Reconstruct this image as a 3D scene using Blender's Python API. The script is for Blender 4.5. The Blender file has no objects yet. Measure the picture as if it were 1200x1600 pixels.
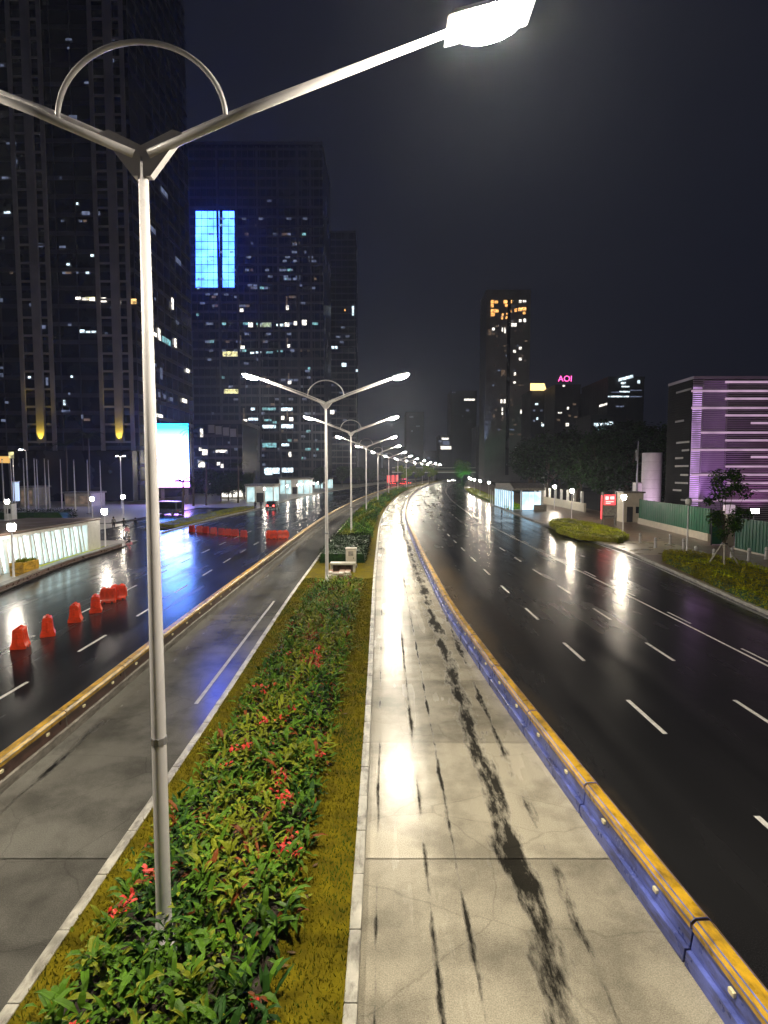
import bpy, bmesh, math, random
from mathutils import Vector, Matrix
random.seed(7)
R = math.radians
SC = bpy.context.scene
COL = SC.collection

# ------------------------------------------------------------------ camera
CAM_H = 7.0
PITCH = math.atan(62/900)
cam_d = bpy.data.cameras.new('camera'); cam = bpy.data.objects.new('camera', cam_d); COL.objects.link(cam)
cam_d.sensor_fit = 'HORIZONTAL'; cam_d.sensor_width = 36; cam_d.lens = 27
cam_d.clip_start = 0.1; cam_d.clip_end = 6000
cam.location = (0, 0, CAM_H); cam.rotation_euler = (R(90)-PITCH, 0, 0)
SC.camera = cam

# ------------------------------------------------------------------ night sky, added faint sun lamp
world = bpy.data.worlds.new('World'); SC.world = world; world.use_nodes = True
wn = world.node_tree.nodes; wl = world.node_tree.links
wn.clear()
out = wn.new('ShaderNodeOutputWorld')
sky = wn.new('ShaderNodeTexSky'); sky.sky_type = 'NISHITA'; sky.sun_disc = False
sky.sun_elevation = R(-4); sky.sun_rotation = R(-60)
b1 = wn.new('ShaderNodeBackground'); b1.inputs['Strength'].default_value = 0.05
wl.new(sky.outputs[0], b1.inputs['Color'])
b2 = wn.new('ShaderNodeBackground'); b2.inputs['Color'].default_value = (0.40, 0.46, 0.90, 1); b2.inputs['Strength'].default_value = 0.015
ad = wn.new('ShaderNodeAddShader'); wl.new(b1.outputs[0], ad.inputs[0]); wl.new(b2.outputs[0], ad.inputs[1])
wl.new(ad.outputs[0], out.inputs['Surface'])
sd = bpy.data.lights.new('added_fill_sun', 'SUN'); sd.energy = 0.02; sd.angle = R(12); sd.color = (0.8, 0.87, 1)  # faint overall fill light, added; no moon belongs to this place
so = bpy.data.objects.new('added_fill_sun', sd); COL.objects.link(so); so.rotation_euler = (R(40), 0, R(120))

vs = SC.view_settings
vs.view_transform = 'Standard'; vs.look = 'None'; vs.gamma = 1; vs.exposure = 0.0; vs.use_curve_mapping = False
SC.display_settings.display_device = 'sRGB'
cy = SC.cycles
cy.use_denoising = True
cy.max_bounces = 6; cy.diffuse_bounces = 2; cy.glossy_bounces = 3; cy.transmission_bounces = 4; cy.volume_bounces = 0
cy.sample_clamp_indirect = 6.0; cy.sample_clamp_direct = 0.0
cy.use_light_tree = True

HAZE = .00030
# ------------------------------------------------------------------ helpers
def ray(u, v):
    dx = (u-600)/900; dy = (800-v)/900
    return Vector((dx, math.cos(PITCH)+dy*math.sin(PITCH), -math.sin(PITCH)+dy*math.cos(PITCH)))
def G(u, v, z=0.0):
    d = ray(u, v); t = (z-CAM_H)/d.z
    return d.x*t, d.y*t
def W(u, v, y):
    d = ray(u, v); t = y/d.y
    return d.x*t, CAM_H+d.z*t
def smoothtab(pts, w=9.0):
    def lin(y):
        if y <= pts[0][0]:
            (a, b), (c, d) = pts[0], pts[1]; return b+(d-b)*(y-a)/(c-a)
        for (a, b), (c, d) in zip(pts, pts[1:]):
            if y <= c: return b+(d-b)*(y-a)/(c-a)
        (a, b), (c, d) = pts[-2], pts[-1]
        return d+(d-b)/(c-a)*(y-c)
    return lambda y: sum(lin(y+w*k/4) for k in range(-4, 5))/9
cc = smoothtab([(-50, 0), (78, 0), (100, .6), (137, 2.5), (156, 3.9), (185, 6.2), (214, 9.0), (250, 13), (340, 26), (450, 43), (578, 64), (800, 102), (1300, 190)], 14)
def off(pts, w=5.0):
    f = smoothtab(pts, w)
    return lambda y: f(y)+cc(y)
medL = off([(-30, -4.6), (15, -4.95), (30, -5.3), (52, -5.45), (100, -5.3), (900, -5.3)])
medR = off([(-30, -.3), (15, -.35), (38, -.55), (900, -.6)])
lbar = off([(-30, -8.6), (14, -8.6), (25, -8.85), (900, -8.85)])
rbar = off([(-30, 6.0), (5, 4.75), (14, 4.05), (19, 3.68), (28, 3.22), (43, 3.1), (900, 3.1)], 3)
laneR1 = off([(-30, 8.2), (15, 7.55), (30, 7.28), (48, 7.2), (900, 7.0)])
laneR2 = off([(-30, 10.8), (900, 10.65)])
edgeR = off([(-30, 13.9), (900, 14.05)])
curbR = off([(-30, 14.5), (5, 16.7), (28, 18.8), (38, 20.0), (50, 21.2), (100, 21.4), (134, 21.6), (900, 22)])
laneL1 = off([(-30, -11.7), (24, -11.95), (50, -12.6), (900, -12.8)])
laneL2 = off([(-30, -14.8), (24, -14.95), (50, -15.9), (900, -16.2)])
laneL3 = off([(-30, -18), (24, -18.3), (50, -19.6), (900, -20)])
curbL = off([(-30, -20.5), (28, -21.4), (32, -21.8), (42, -23.7), (54, -24.2), (67, -25.6), (105, -25.2), (134, -26.3), (180, -28.2), (900, -29)], 4)

def prop(o, label=None, cat=None, group=None, kind=None):
    if label: o['label'] = label
    if cat: o['category'] = cat
    if group: o['group'] = group
    if kind: o['kind'] = kind
    return o
def thing(name, label, cat, loc=(0, 0, 0), rz=0, group=None):
    o = bpy.data.objects.new(name, None); COL.objects.link(o); o.empty_display_size = .2
    o.location = loc; o.rotation_euler = (0, 0, rz)
    return prop(o, label, cat, group)
def copy_tree(o, parent=None):
    c = o.copy(); COL.objects.link(c); c.parent = parent
    for ch in list(o.children): copy_tree(ch, c)
    return c
def repeat(proto, loc, rz=0, label=None, scale=None):
    c = copy_tree(proto); c.location = loc; c.rotation_euler = (0, 0, rz)
    if label: c['label'] = label
    if scale: c.scale = scale
    return c

class MB:
    def __init__(s): s.v = []; s.f = []; s.m = []; s.uv = []
    def face(s, pts, m=0, uv=None):
        i = len(s.v); s.v += [tuple(p) for p in pts]; s.f.append(tuple(range(i, i+len(pts)))); s.m.append(m); s.uv.append(uv)
    def box(s, c, d, rz=0, m=0, top=None, tilt=None):
        hx, hy, hz = d[0]/2, d[1]/2, d[2]/2
        tx, ty = (top if top else (1, 1))
        P = [Vector((sx*hx*(tx if sz > 0 else 1), sy*hy*(ty if sz > 0 else 1), sz*hz)) for sz in (-1, 1) for sx, sy in ((-1, -1), (1, -1), (1, 1), (-1, 1))]
        M = Matrix.Rotation(rz, 3, 'Z')
        if tilt: M = M @ Matrix.Rotation(tilt[1], 3, tilt[0])
        P = [M @ p + Vector(c) for p in P]
        i = len(s.v); s.v += [tuple(p) for p in P]
        for q in ((3, 2, 1, 0), (4, 5, 6, 7), (0, 1, 5, 4), (1, 2, 6, 5), (2, 3, 7, 6), (3, 0, 4, 7)):
            s.f.append(tuple(i+k for k in q)); s.m.append(m); s.uv.append(None)
        return s
    def b3(s, x0, x1, y0, y1, z0, z1, m=0):
        return s.box(((x0+x1)/2, (y0+y1)/2, (z0+z1)/2), (abs(x1-x0), abs(y1-y0), abs(z1-z0)), m=m)
    def tube(s, pts, rad, n=8, m=0, caps=True):
        pts = [Vector(p) for p in pts]
        if not isinstance(rad, (list, tuple)): rad = [rad]*len(pts)
        base = len(s.v); ref = None
        for k, p in enumerate(pts):
            t = (pts[min(k+1, len(pts)-1)]-pts[max(k-1, 0)]).normalized()
            if ref is None:
                ref = t.orthogonal().normalized()
            a = (ref-t*ref.dot(t)).normalized(); ref = a; b = t.cross(a)
            for j in range(n):
                an = 2*math.pi*j/n
                s.v.append(tuple(p+(a*math.cos(an)+b*math.sin(an))*rad[k]))
        for k in range(len(pts)-1):
            for j in range(n):
                a0 = base+k*n+j; a1 = base+k*n+(j+1) % n
                s.f.append((a0, a1, a1+n, a0+n)); s.m.append(m); s.uv.append(None)
        if caps:
            s.f.append(tuple(base+j for j in range(n-1, -1, -1))); s.m.append(m); s.uv.append(None)
            e = base+(len(pts)-1)*n
            s.f.append(tuple(e+j for j in range(n))); s.m.append(m); s.uv.append(None)
        return s
    def lathe(s, c, prof, n=12, m=0):
        base = len(s.v)
        for r, z in prof:
            for j in range(n):
                a = 2*math.pi*j/n
                s.v.append((c[0]+r*math.cos(a), c[1]+r*math.sin(a), c[2]+z))
        for k in range(len(prof)-1):
            for j in range(n):
                a0 = base+k*n+j; a1 = base+k*n+(j+1) % n
                s.f.append((a0, a1, a1+n, a0+n)); s.m.append(m); s.uv.append(None)
        s.f.append(tuple(base+j for j in range(n-1, -1, -1))); s.m.append(m); s.uv.append(None)
        e = base+(len(prof)-1)*n
        s.f.append(tuple(e+j for j in range(n))); s.m.append(m); s.uv.append(None)
        return s
    def prism(s, poly, x0, x1, m=0, axis='x', inset=0):
        # poly in (y,z) extruded along x (or (x,z) along y)
        i = len(s.v); n = len(poly)
        cy0 = sum(p[0] for p in poly)/n
        for e, x in enumerate((x0, x1)):
            for a, b in poly:
                s.v.append((x, a, b) if axis == 'x' else (a, x, b))
        fl = [tuple(i+k for k in range(n)), tuple(i+n+k for k in range(n-1, -1, -1))]
        for k in range(n):
            fl.append((i+k, i+n+k, i+n+(k+1) % n, i+(k+1) % n))
        for f in fl: s.f.append(f); s.m.append(m); s.uv.append(None)
        return s
    def build(s, name, mats, parent=None, smooth=False, bevel=0, fix=True, uv=False):
        me = bpy.data.meshes.new(name)
        me.from_pydata(s.v, [], s.f)
        if not isinstance(mats, (list, tuple)): mats = [mats]
        for q in mats: me.materials.append(q)
        me.polygons.foreach_set('material_index', s.m)
        if uv:
            l = me.uv_layers.new(name='lane')
            k = 0
            for p, u in zip(me.polygons, s.uv):
                for j, li in enumerate(p.loop_indices):
                    l.data[li].uv = u[j] if u else (0, 0)
        if fix or bevel:
            bm = bmesh.new(); bm.from_mesh(me)
            if fix: bmesh.ops.recalc_face_normals(bm, faces=bm.faces)
            if bevel:
                bmesh.ops.remove_doubles(bm, verts=bm.verts, dist=1e-5)
                bmesh.ops.bevel(bm, geom=[e for e in bm.edges if len(e.link_faces) == 2 and e.calc_face_angle(0) > .5], offset=bevel, segments=2, affect='EDGES', profile=.6)
            bm.to_mesh(me); bm.free()
        if smooth: me.shade_smooth()
        o = bpy.data.objects.new(name, me); COL.objects.link(o)
        if parent: o.parent = parent
        return o

# ------------------------------------------------------------------ materials
def nodes(name):
    m = bpy.data.materials.new(name); m.use_nodes = True
    n = m.node_tree.nodes; l = m.node_tree.links
    return m, n, l, n['Principled BSDF']
def ramp(n, a, b, ca, cb):
    r = n.new('ShaderNodeValToRGB'); e = r.color_ramp.elements
    e[0].position = a; e[1].position = b
    e[0].color = (*ca, 1) if isinstance(ca, tuple) else (ca, ca, ca, 1)
    e[1].color = (*cb, 1) if isinstance(cb, tuple) else (cb, cb, cb, 1)
    return r
def pmat(name, col, rough=.5, var=.25, scale=3.0, bump=.0, metal=0, fine=40, spec=.5, coord='Object', grime=0):
    m, n, l, p = nodes(name)
    tc = n.new('ShaderNodeTexCoord')
    nz = n.new('ShaderNodeTexNoise'); nz.inputs['Scale'].default_value = scale; nz.inputs['Detail'].default_value = 5
    l.new(tc.outputs[coord], nz.inputs['Vector'])
    a = tuple(c*(1-var) for c in col); b = tuple(min(1, c*(1+var)) for c in col)
    r = ramp(n, .3, .7, a, b); l.new(nz.outputs['Fac'], r.inputs[0]); l.new(r.outputs[0], p.inputs['Base Color'])
    if grime:
        mp = n.new('ShaderNodeMapping'); mp.inputs['Scale'].default_value = (2.2, .9, 5); l.new(tc.outputs[coord], mp.inputs[0])
        oi = n.new('ShaderNodeObjectInfo'); l.new(oi.outputs['Location'], mp.inputs['Location'])
        g = n.new('ShaderNodeTexNoise'); g.inputs['Scale'].default_value = 1.6; g.inputs['Detail'].default_value = 7; g.inputs['Roughness'].default_value = .7; l.new(mp.outputs[0], g.inputs['Vector'])
        gr = ramp(n, .46, .66, 0.0, grime); l.new(g.outputs['Fac'], gr.inputs[0])
        gm = n.new('ShaderNodeMixRGB'); l.new(gr.outputs[0], gm.inputs[0]); l.new(r.outputs[0], gm.inputs[1]); gm.inputs[2].default_value = (.035, .028, .022, 1)
        l.new(gm.outputs[0], p.inputs['Base Color'])
    rr = ramp(n, .3, .7, max(.02, rough*.75), min(1, rough*1.25)); l.new(nz.outputs['Fac'], rr.inputs[0]); l.new(rr.outputs[0], p.inputs['Roughness'])
    p.inputs['Metallic'].default_value = metal
    p.inputs['Specular IOR Level'].default_value = spec
    if bump:
        n2 = n.new('ShaderNodeTexNoise'); n2.inputs['Scale'].default_value = fine; n2.inputs['Detail'].default_value = 3
        l.new(tc.outputs[coord], n2.inputs['Vector'])
        bp = n.new('ShaderNodeBump'); bp.inputs['Strength'].default_value = bump; bp.inputs['Distance'].default_value = .02
        l.new(n2.outputs['Fac'], bp.inputs['Height']); l.new(bp.outputs[0], p.inputs['Normal'])
    return m
def emat(name, col, strength, sample=True, var=0.0, scale=1.0, base=(.1, .1, .1)):
    m, n, l, p = nodes(name)
    p.inputs['Base Color'].default_value = (*base, 1)
    p.inputs['Emission Color'].default_value = (*col, 1)
    p.inputs['Emission Strength'].default_value = strength
    if var:
        tc = n.new('ShaderNodeTexCoord'); nz = n.new('ShaderNodeTexNoise'); nz.inputs['Scale'].default_value = scale; nz.inputs['Detail'].default_value = 2
        l.new(tc.outputs['Object'], nz.inputs['Vector'])
        mr = n.new('ShaderNodeMapRange'); mr.inputs[1].default_value = .35; mr.inputs[2].default_value = .65
        mr.inputs[3].default_value = strength*(1-var); mr.inputs[4].default_value = strength*(1+var)
        l.new(nz.outputs['Fac'], mr.inputs[0]); l.new(mr.outputs[0], p.inputs['Emission Strength'])
    if not sample: m.cycles.emission_sampling = 'NONE'
    return m

def wet_road(name, base, r_lo, r_hi, bump, lane=False, sheen_strip=False):
    m, n, l, p = nodes(name)
    uvn = n.new('ShaderNodeUVMap'); uvn.uv_map = 'lane'
    tc = n.new('ShaderNodeTexCoord')
    # long streaks along the lane (tyre tracks) + broad wet patches
    mp = n.new('ShaderNodeMapping'); mp.inputs['Scale'].default_value = (1.1, .045, 1); l.new(uvn.outputs[0], mp.inputs[0])
    st = n.new('ShaderNodeTexNoise'); st.inputs['Scale'].default_value = 1.2; st.inputs['Detail'].default_value = 5; l.new(mp.outputs[0], st.inputs['Vector'])
    mp2 = n.new('ShaderNodeMapping'); mp2.inputs['Scale'].default_value = (.30, .16, 1); l.new(uvn.outputs[0], mp2.inputs[0])
    pt = n.new('ShaderNodeTexNoise'); pt.inputs['Scale'].default_value = 1.0; pt.inputs['Detail'].default_value = 4; pt.inputs['Roughness'].default_value = .5; l.new(mp2.outputs[0], pt.inputs['Vector'])
    mx = n.new('ShaderNodeMath'); mx.operation = 'ADD'; l.new(st.outputs['Fac'], mx.inputs[0]); l.new(pt.outputs['Fac'], mx.inputs[1])
    hf = n.new('ShaderNodeMath'); hf.operation = 'MULTIPLY'; hf.inputs[1].default_value = .5; l.new(mx.outputs[0], hf.inputs[0])
    rr = ramp(n, .32, .70, r_lo, r_hi); l.new(hf.outputs[0], rr.inputs[0]); l.new(rr.outputs[0], p.inputs['Roughness'])
    fn = n.new('ShaderNodeTexNoise'); fn.inputs['Scale'].default_value = 55; fn.inputs['Detail'].default_value = 4; l.new(tc.outputs['Object'], fn.inputs['Vector'])
    cr = ramp(n, .25, .8, tuple(c*.65 for c in base), tuple(c*1.35 for c in base)); l.new(hf.outputs[0], cr.inputs[0])
    g = ramp(n, .35, .7, .75, 1.25); l.new(fn.outputs['Fac'], g.inputs[0])
    ml = n.new('ShaderNodeMixRGB'); ml.blend_type = 'MULTIPLY'; ml.inputs[0].default_value = 1; l.new(cr.outputs[0], ml.inputs[1]); l.new(g.outputs[0], ml.inputs[2])
    colo = ml.outputs[0]
    if sheen_strip:
        # brown reflected light beside the right-hand barrier, painted into the asphalt, noisy edge
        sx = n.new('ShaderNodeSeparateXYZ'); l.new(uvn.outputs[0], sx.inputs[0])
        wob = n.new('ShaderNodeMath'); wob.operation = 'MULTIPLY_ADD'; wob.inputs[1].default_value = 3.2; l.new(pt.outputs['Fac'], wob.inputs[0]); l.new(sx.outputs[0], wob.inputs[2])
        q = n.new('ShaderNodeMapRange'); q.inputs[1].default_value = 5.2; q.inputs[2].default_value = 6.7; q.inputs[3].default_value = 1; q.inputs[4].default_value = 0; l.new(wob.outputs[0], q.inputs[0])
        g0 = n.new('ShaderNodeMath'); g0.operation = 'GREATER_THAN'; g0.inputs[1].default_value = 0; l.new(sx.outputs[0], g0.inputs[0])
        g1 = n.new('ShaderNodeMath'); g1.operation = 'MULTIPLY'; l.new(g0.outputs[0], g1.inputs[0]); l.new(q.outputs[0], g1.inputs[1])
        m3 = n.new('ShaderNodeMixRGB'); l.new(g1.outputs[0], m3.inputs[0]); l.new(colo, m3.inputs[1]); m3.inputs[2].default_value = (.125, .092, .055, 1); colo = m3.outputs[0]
    if lane:
        oi = n.new('ShaderNodeObjectInfo'); tr = ramp(n, 0, 1, .80, 1.12); l.new(oi.outputs['Random'], tr.inputs[0])
        mt = n.new('ShaderNodeMixRGB'); mt.blend_type = 'MULTIPLY'; mt.inputs[0].default_value = 1; l.new(colo, mt.inputs[1]); l.new(tr.outputs[0], mt.inputs[2]); colo = mt.outputs[0]
        dn = n.new('ShaderNodeTexNoise'); dn.inputs['Scale'].default_value = .55; dn.inputs['Detail'].default_value = 6; dn.inputs['Roughness'].default_value = .62; l.new(tc.outputs['Object'], dn.inputs['Vector'])
        dr = ramp(n, .44, .62, 1.0, .58); l.new(dn.outputs['Fac'], dr.inputs[0])
        md = n.new('ShaderNodeMixRGB'); md.blend_type = 'MULTIPLY'; md.inputs[0].default_value = 1; l.new(colo, md.inputs[1]); l.new(dr.outputs[0], md.inputs[2]); colo = md.outputs[0]
        wp = n.new('ShaderNodeTexNoise'); wp.inputs['Scale'].default_value = 1.4; wp.inputs['Detail'].default_value = 4; l.new(uvn.outputs[0], wp.inputs['Vector'])
        wm = n.new('ShaderNodeMixRGB'); wm.inputs[0].default_value = .22; l.new(uvn.outputs[0], wm.inputs[1]); l.new(wp.outputs['Color'], wm.inputs[2])
        vo = n.new('ShaderNodeTexVoronoi'); vo.feature = 'DISTANCE_TO_EDGE'; vo.inputs['Scale'].default_value = .55; l.new(wm.outputs[0], vo.inputs['Vector'])
        vr = ramp(n, .002, .007, .5, 1.0); l.new(vo.outputs['Distance'], vr.inputs[0])
        mv = n.new('ShaderNodeMixRGB'); mv.blend_type = 'MULTIPLY'; mv.inputs[0].default_value = .4; l.new(colo, mv.inputs[1]); l.new(vr.outputs[0], mv.inputs[2]); colo = mv.outputs[0]
        # black oily tyre marks and drips that run along the lane
        mp3 = n.new('ShaderNodeMapping'); mp3.inputs['Scale'].default_value = (2.2, .55, 1); l.new(uvn.outputs[0], mp3.inputs[0])
        s3 = n.new('ShaderNodeTexNoise'); s3.inputs['Scale'].default_value = 1.0; s3.inputs['Detail'].default_value = 7; s3.inputs['Roughness'].default_value = .7; l.new(mp3.outputs[0], s3.inputs['Vector'])
        sx = n.new('ShaderNodeSeparateXYZ'); l.new(uvn.outputs[0], sx.inputs[0])
        acc = None
        for x0, wd, am in lane:
            d = n.new('ShaderNodeMath'); d.operation = 'SUBTRACT'; l.new(sx.outputs[0], d.inputs[0]); d.inputs[1].default_value = x0
            a = n.new('ShaderNodeMath'); a.operation = 'ABSOLUTE'; l.new(d.outputs[0], a.inputs[0])
            q = n.new('ShaderNodeMapRange'); q.inputs[1].default_value = 0; q.inputs[2].default_value = wd; q.inputs[3].default_value = am; q.inputs[4].default_value = 0
            l.new(a.outputs[0], q.inputs[0])
            if acc is None: acc = q.outputs[0]
            else:
                k = n.new('ShaderNodeMath'); k.operation = 'MAXIMUM'; l.new(acc, k.inputs[0]); l.new(q.outputs[0], k.inputs[1]); acc = k.outputs[0]
        k = n.new('ShaderNodeMath'); k.operation = 'ADD'; l.new(acc, k.inputs[0]); l.new(s3.outputs['Fac'], k.inputs[1])
        dk = ramp(n, .80, .95, 1.0, .06); l.new(k.outputs[0], dk.inputs[0])
        m2 = n.new('ShaderNodeMixRGB'); m2.blend_type = 'MULTIPLY'; m2.inputs[0].default_value = 1; l.new(colo, m2.inputs[1]); l.new(dk.outputs[0], m2.inputs[2]); colo = m2.outputs[0]
        # where the slab is stained it is also rough and dry, so it does not mirror the lamps
        inv = ramp(n, .80, .95, 0.0, 1.0); l.new(k.outputs[0], inv.inputs[0])
        mr = n.new('ShaderNodeMixRGB'); l.new(inv.outputs[0], mr.inputs[0]); l.new(rr.outputs[0], mr.inputs[1]); mr.inputs[2].default_value = (.75, .75, .75, 1)
        l.new(mr.outputs[0], p.inputs['Roughness'])
        sp = ramp(n, .80, .95, .5, .08); l.new(k.outputs[0], sp.inputs[0]); l.new(sp.outputs[0], p.inputs['Specular IOR Level'])
    l.new(colo, p.inputs['Base Color'])
    p.inputs['IOR'].default_value = 1.36
    wv = n.new('ShaderNodeTexNoise'); wv.inputs['Scale'].default_value = 3.0; wv.inputs['Detail'].default_value = 4; l.new(tc.outputs['Object'], wv.inputs['Vector'])
    ab = n.new('ShaderNodeMath'); ab.operation = 'MULTIPLY_ADD'; ab.inputs[1].default_value = .10; l.new(fn.outputs['Fac'], ab.inputs[0]); l.new(wv.outputs['Fac'], ab.inputs[2])
    bp = n.new('ShaderNodeBump'); bp.inputs['Strength'].default_value = bump; bp.inputs['Distance'].default_value = .02
    l.new(ab.outputs[0], bp.inputs['Height']); l.new(bp.outputs[0], p.inputs['Normal'])
    return m

M = {}
M['asphalt'] = wet_road('wet_asphalt', (.015, .015, .016), .16, .33, .2, sheen_strip=True)
M['concrete_lane'] = wet_road('wet_concrete', (.44, .40, .31), .15, .36, .12, lane=[(.75, .17, .42), (2.35, .80, .46), (-.12, .12, .38), (1.30, .17, .41), (3.0, .4, .38)])
M['concrete_lane_l'] = wet_road('wet_concrete_grey', (.135, .130, .115), .08, .26, .08, lane=[(-7.9, .5, .30), (-6.9, .2, .12)])
M['ground'] = pmat('city_ground', (.05, .05, .05), .8, .3, .05)
M['paint'] = pmat('road_paint', (.72, .70, .66), .45, .25, 6, .1)
M['paint_worn'] = pmat('worn_road_paint', (.36, .35, .33), .45, .4, 5, .1)
M['kerb'] = pmat('kerb_concrete', (.42, .40, .34), .4, .25, 4, .2, grime=.75)
M['yellow'] = pmat('yellow_paint', (.62, .36, .02), .32, .22, 4, .12, grime=.75)
M['redbrown'] = pmat('redbrown_face', (.085, .045, .035), .35, .3, 5, .2, grime=.75)
M['greyface'] = pmat('grey_concrete', (.25, .23, .20), .45, .3, 4, .2, grime=.75)
M['bluelit_face'] = pmat('blue_light_tint', (.10, .13, .42), .3, .5, 1.6, .15, grime=.75)  # blue light falling on the barrier side, put into its base colour
M['stud'] = pmat('reflector', (.8, .72, .45), .2, .1)
M['grass'] = pmat('wet_turf', (.125, .100, .005), .9, .35, 3.0, .3, fine=60, spec=.04)
M['blade'] = pmat('grass_blade', (.14, .125, .008), .8, .4, 1.0, spec=.08)
M['soil'] = pmat('dark_soil', (.03, .02, .012), .8, .4, 6, .3)
M['leaf'] = pmat('leaf_green', (.070, .155, .010), .5, .45, 2.0, spec=.15)
M['leaf_y'] = pmat('leaf_yellow_green', (.17, .20, .012), .5, .4, 2.0, spec=.15)
M['leaf_d'] = pmat('leaf_dark', (.022, .065, .010), .5, .4, 2.0, spec=.12)
M['leaf_r'] = pmat('leaf_red', (.19, .055, .012), .5, .4, 2.0, spec=.15)
M['flower'] = pmat('red_flower', (.55, .03, .015), .5, .3, 6)
M['litter'] = pmat('dead_leaf', (.16, .09, .04), .8, .4, 3)
M['blade_g'] = pmat('green_blade', (.06, .10, .012), .8, .4, 1.0, spec=.08)
M['hedge_d'] = pmat('dark_hedge', (.010, .022, .005), .8, .5, 1.5, spec=.05)
M['hedge_y'] = pmat('lime_hedge', (.38, .42, .008), .6, .35, 2.0, spec=.15)
M['hedge_o'] = pmat('olive_hedge', (.28, .25, .010), .6, .45, 2.0, spec=.15)
M['tree_leaf'] = pmat('tree_foliage', (.020, .030, .012), .7, .5, .6, spec=.06)
M['bark'] = pmat('bark', (.10, .075, .05), .85, .4, 5, .4)
M['pole'] = pmat('white_lacquer', (.80, .77, .78), .3, .06, 2)
M['steel'] = pmat('grey_steel', (.32, .32, .34), .35, .15, 4, metal=.6)
M['dark'] = pmat('dark_metal', (.03, .03, .035), .4, .2, 4)
M['lens'] = emat('lamp_lens', (1.0, .90, .72), 1350)
M['globe'] = emat('lantern_glass', (1.0, .88, .70), 560)
M['tank'] = pmat('white_cladding', (.62, .60, .60), .4, .06, 1.5)
M['cream'] = pmat('cream_wall', (.52, .47, .37), .5, .12, 2, .1)
M['white'] = pmat('white_paint', (.75, .74, .71), .35, .1, 2)
M['paver'] = pmat('pavement_stone', (.18, .125, .09), .36, .3, .8, .15, fine=14)
M['paver_b'] = pmat('ramp_stone', (.34, .27, .17), .3, .25, .8, .15, fine=14)
M['plaza'] = pmat('plaza_stone', (.42, .39, .34), .4, .25, .5, .12, fine=14)
M['brownwall'] = pmat('brown_granite', (.11, .06, .04), .3, .3, 3, .15)
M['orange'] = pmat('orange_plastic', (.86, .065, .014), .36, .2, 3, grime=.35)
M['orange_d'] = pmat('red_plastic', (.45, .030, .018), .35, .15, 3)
M['cap'] = pmat('black_plastic', (.04, .03, .03), .4, .1)
M['green_fence'] = pmat('green_sheet', (.008, .10, .045), .45, .2, 1.0)
M['wood'] = pmat('stake_wood', (.45, .42, .36), .6, .2, 4)
M['brick'] = pmat('paver_stack', (.28, .16, .11), .7, .35, 6, .3)
M['cabinet'] = pmat('cabinet_paint', (.50, .47, .40), .4, .15, 3)
M['glass_d'] = pmat('dark_glass', (.012, .013, .022), .12, .3, .05, spec=.6)
M['tower_d'] = pmat('dark_tower_glass', (.012, .011, .022), .25, .35, .06)
M['tower_c'] = pmat('blue_tower_glass', (.020, .022, .045), .25, .35, .05)
M['span'] = pmat('spandrel', (.075, .068, .10), .5, .25, .2)
M['pilaster'] = pmat('pilaster_stone', (.42, .38, .40), .6, .2, .2)
M['tower_e'] = pmat('grey_tower_wall', (.30, .29, .30), .6, .2, .1)
M['tower_g'] = pmat('far_building_wall', (.045, .047, .055), .6, .3, .1)
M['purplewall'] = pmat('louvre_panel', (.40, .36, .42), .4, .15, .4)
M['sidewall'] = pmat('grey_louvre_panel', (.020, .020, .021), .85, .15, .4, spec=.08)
for k, c, s in (('w_warm', (1, .62, .22), 1.6), ('w_white', (1, .93, .82), 1.7), ('w_cool', (.75, .92, 1), 1.5), ('w_teal', (.35, .80, .85), .55),
                ('w_yel', (.95, .88, .42), .9), ('w_dim', (.50, .60, .95), .21), ('w_orange', (1, .45, .12), 1.7), ('w_dimwarm', (.9, .6, .4), .12), ('w_green', (.75, .9, .6), .5)):
    M[k] = emat('window_'+k[2:], c, s, sample=False, var=.7, scale=.9)
M['strip'] = emat('light_strip_glow', (.92, .60, .86), .50, sample=False, var=.2, scale=.3)
M['strip_d'] = pmat('unlit_strip', (.30, .29, .29), .5, .1)
M['red_lamp'] = emat('tail_lamp_glow', (1, .06, .05), 14)
M['head_lamp'] = emat('head_lamp_glow', (1, .95, .85), 60)
M['tyre'] = pmat('tyre_rubber', (.015, .015, .016), .7, .2)
M['skin'] = pmat('skin', (.32, .19, .12), .5, .1)
M['cloth_k'] = pmat('dark_cloth', (.018, .018, .022), .8, .3)
M['cloth_b'] = pmat('navy_cloth', (.02, .03, .07), .8, .3)
M['cloth_p'] = pmat('pink_cloth', (.55, .20, .22), .8, .3)
M['cloth_g'] = pmat('grey_cloth', (.18, .18, .19), .8, .3)
M['hair'] = pmat('black_hair', (.01, .009, .008), .5, .2)

# ------------------------------------------------------------------ ground, roads
def strip(name, fl, fr, z, y0, y1, mat, step=4.0, kind='structure', parent=None, thick=0):
    b = MB(); n = max(1, int((y1-y0)/step)); cx = cc
    for i in range(n):
        a = y0+(y1-y0)*i/n; c = y0+(y1-y0)*(i+1)/n
        p = [(fl(a), a, z), (fr(a), a, z), (fr(c), c, z), (fl(c), c, z)]
        b.face(p, uv=[(q[0]-cx(q[1]), q[1]) for q in p])
        if thick:
            b.face([(fl(a), a, z), (fl(c), c, z), (fl(c), c, z-thick), (fl(a), a, z-thick)], uv=[(q[0]-cx(q[1]), q[1]) for q in p])
            b.face([(fr(a), a, z-thick), (fr(c), c, z-thick), (fr(c), c, z), (fr(a), a, z)], uv=[(q[0]-cx(q[1]), q[1]) for q in p])
    o = b.build(name, mat, parent, fix=False, uv=True)
    if kind: o['kind'] = kind
    return o
b = MB(); b.face([(-2500, -200, -.06), (2500, -200, -.06), (2500, 3000, -.06), (-2500, 3000, -.06)])
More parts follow.
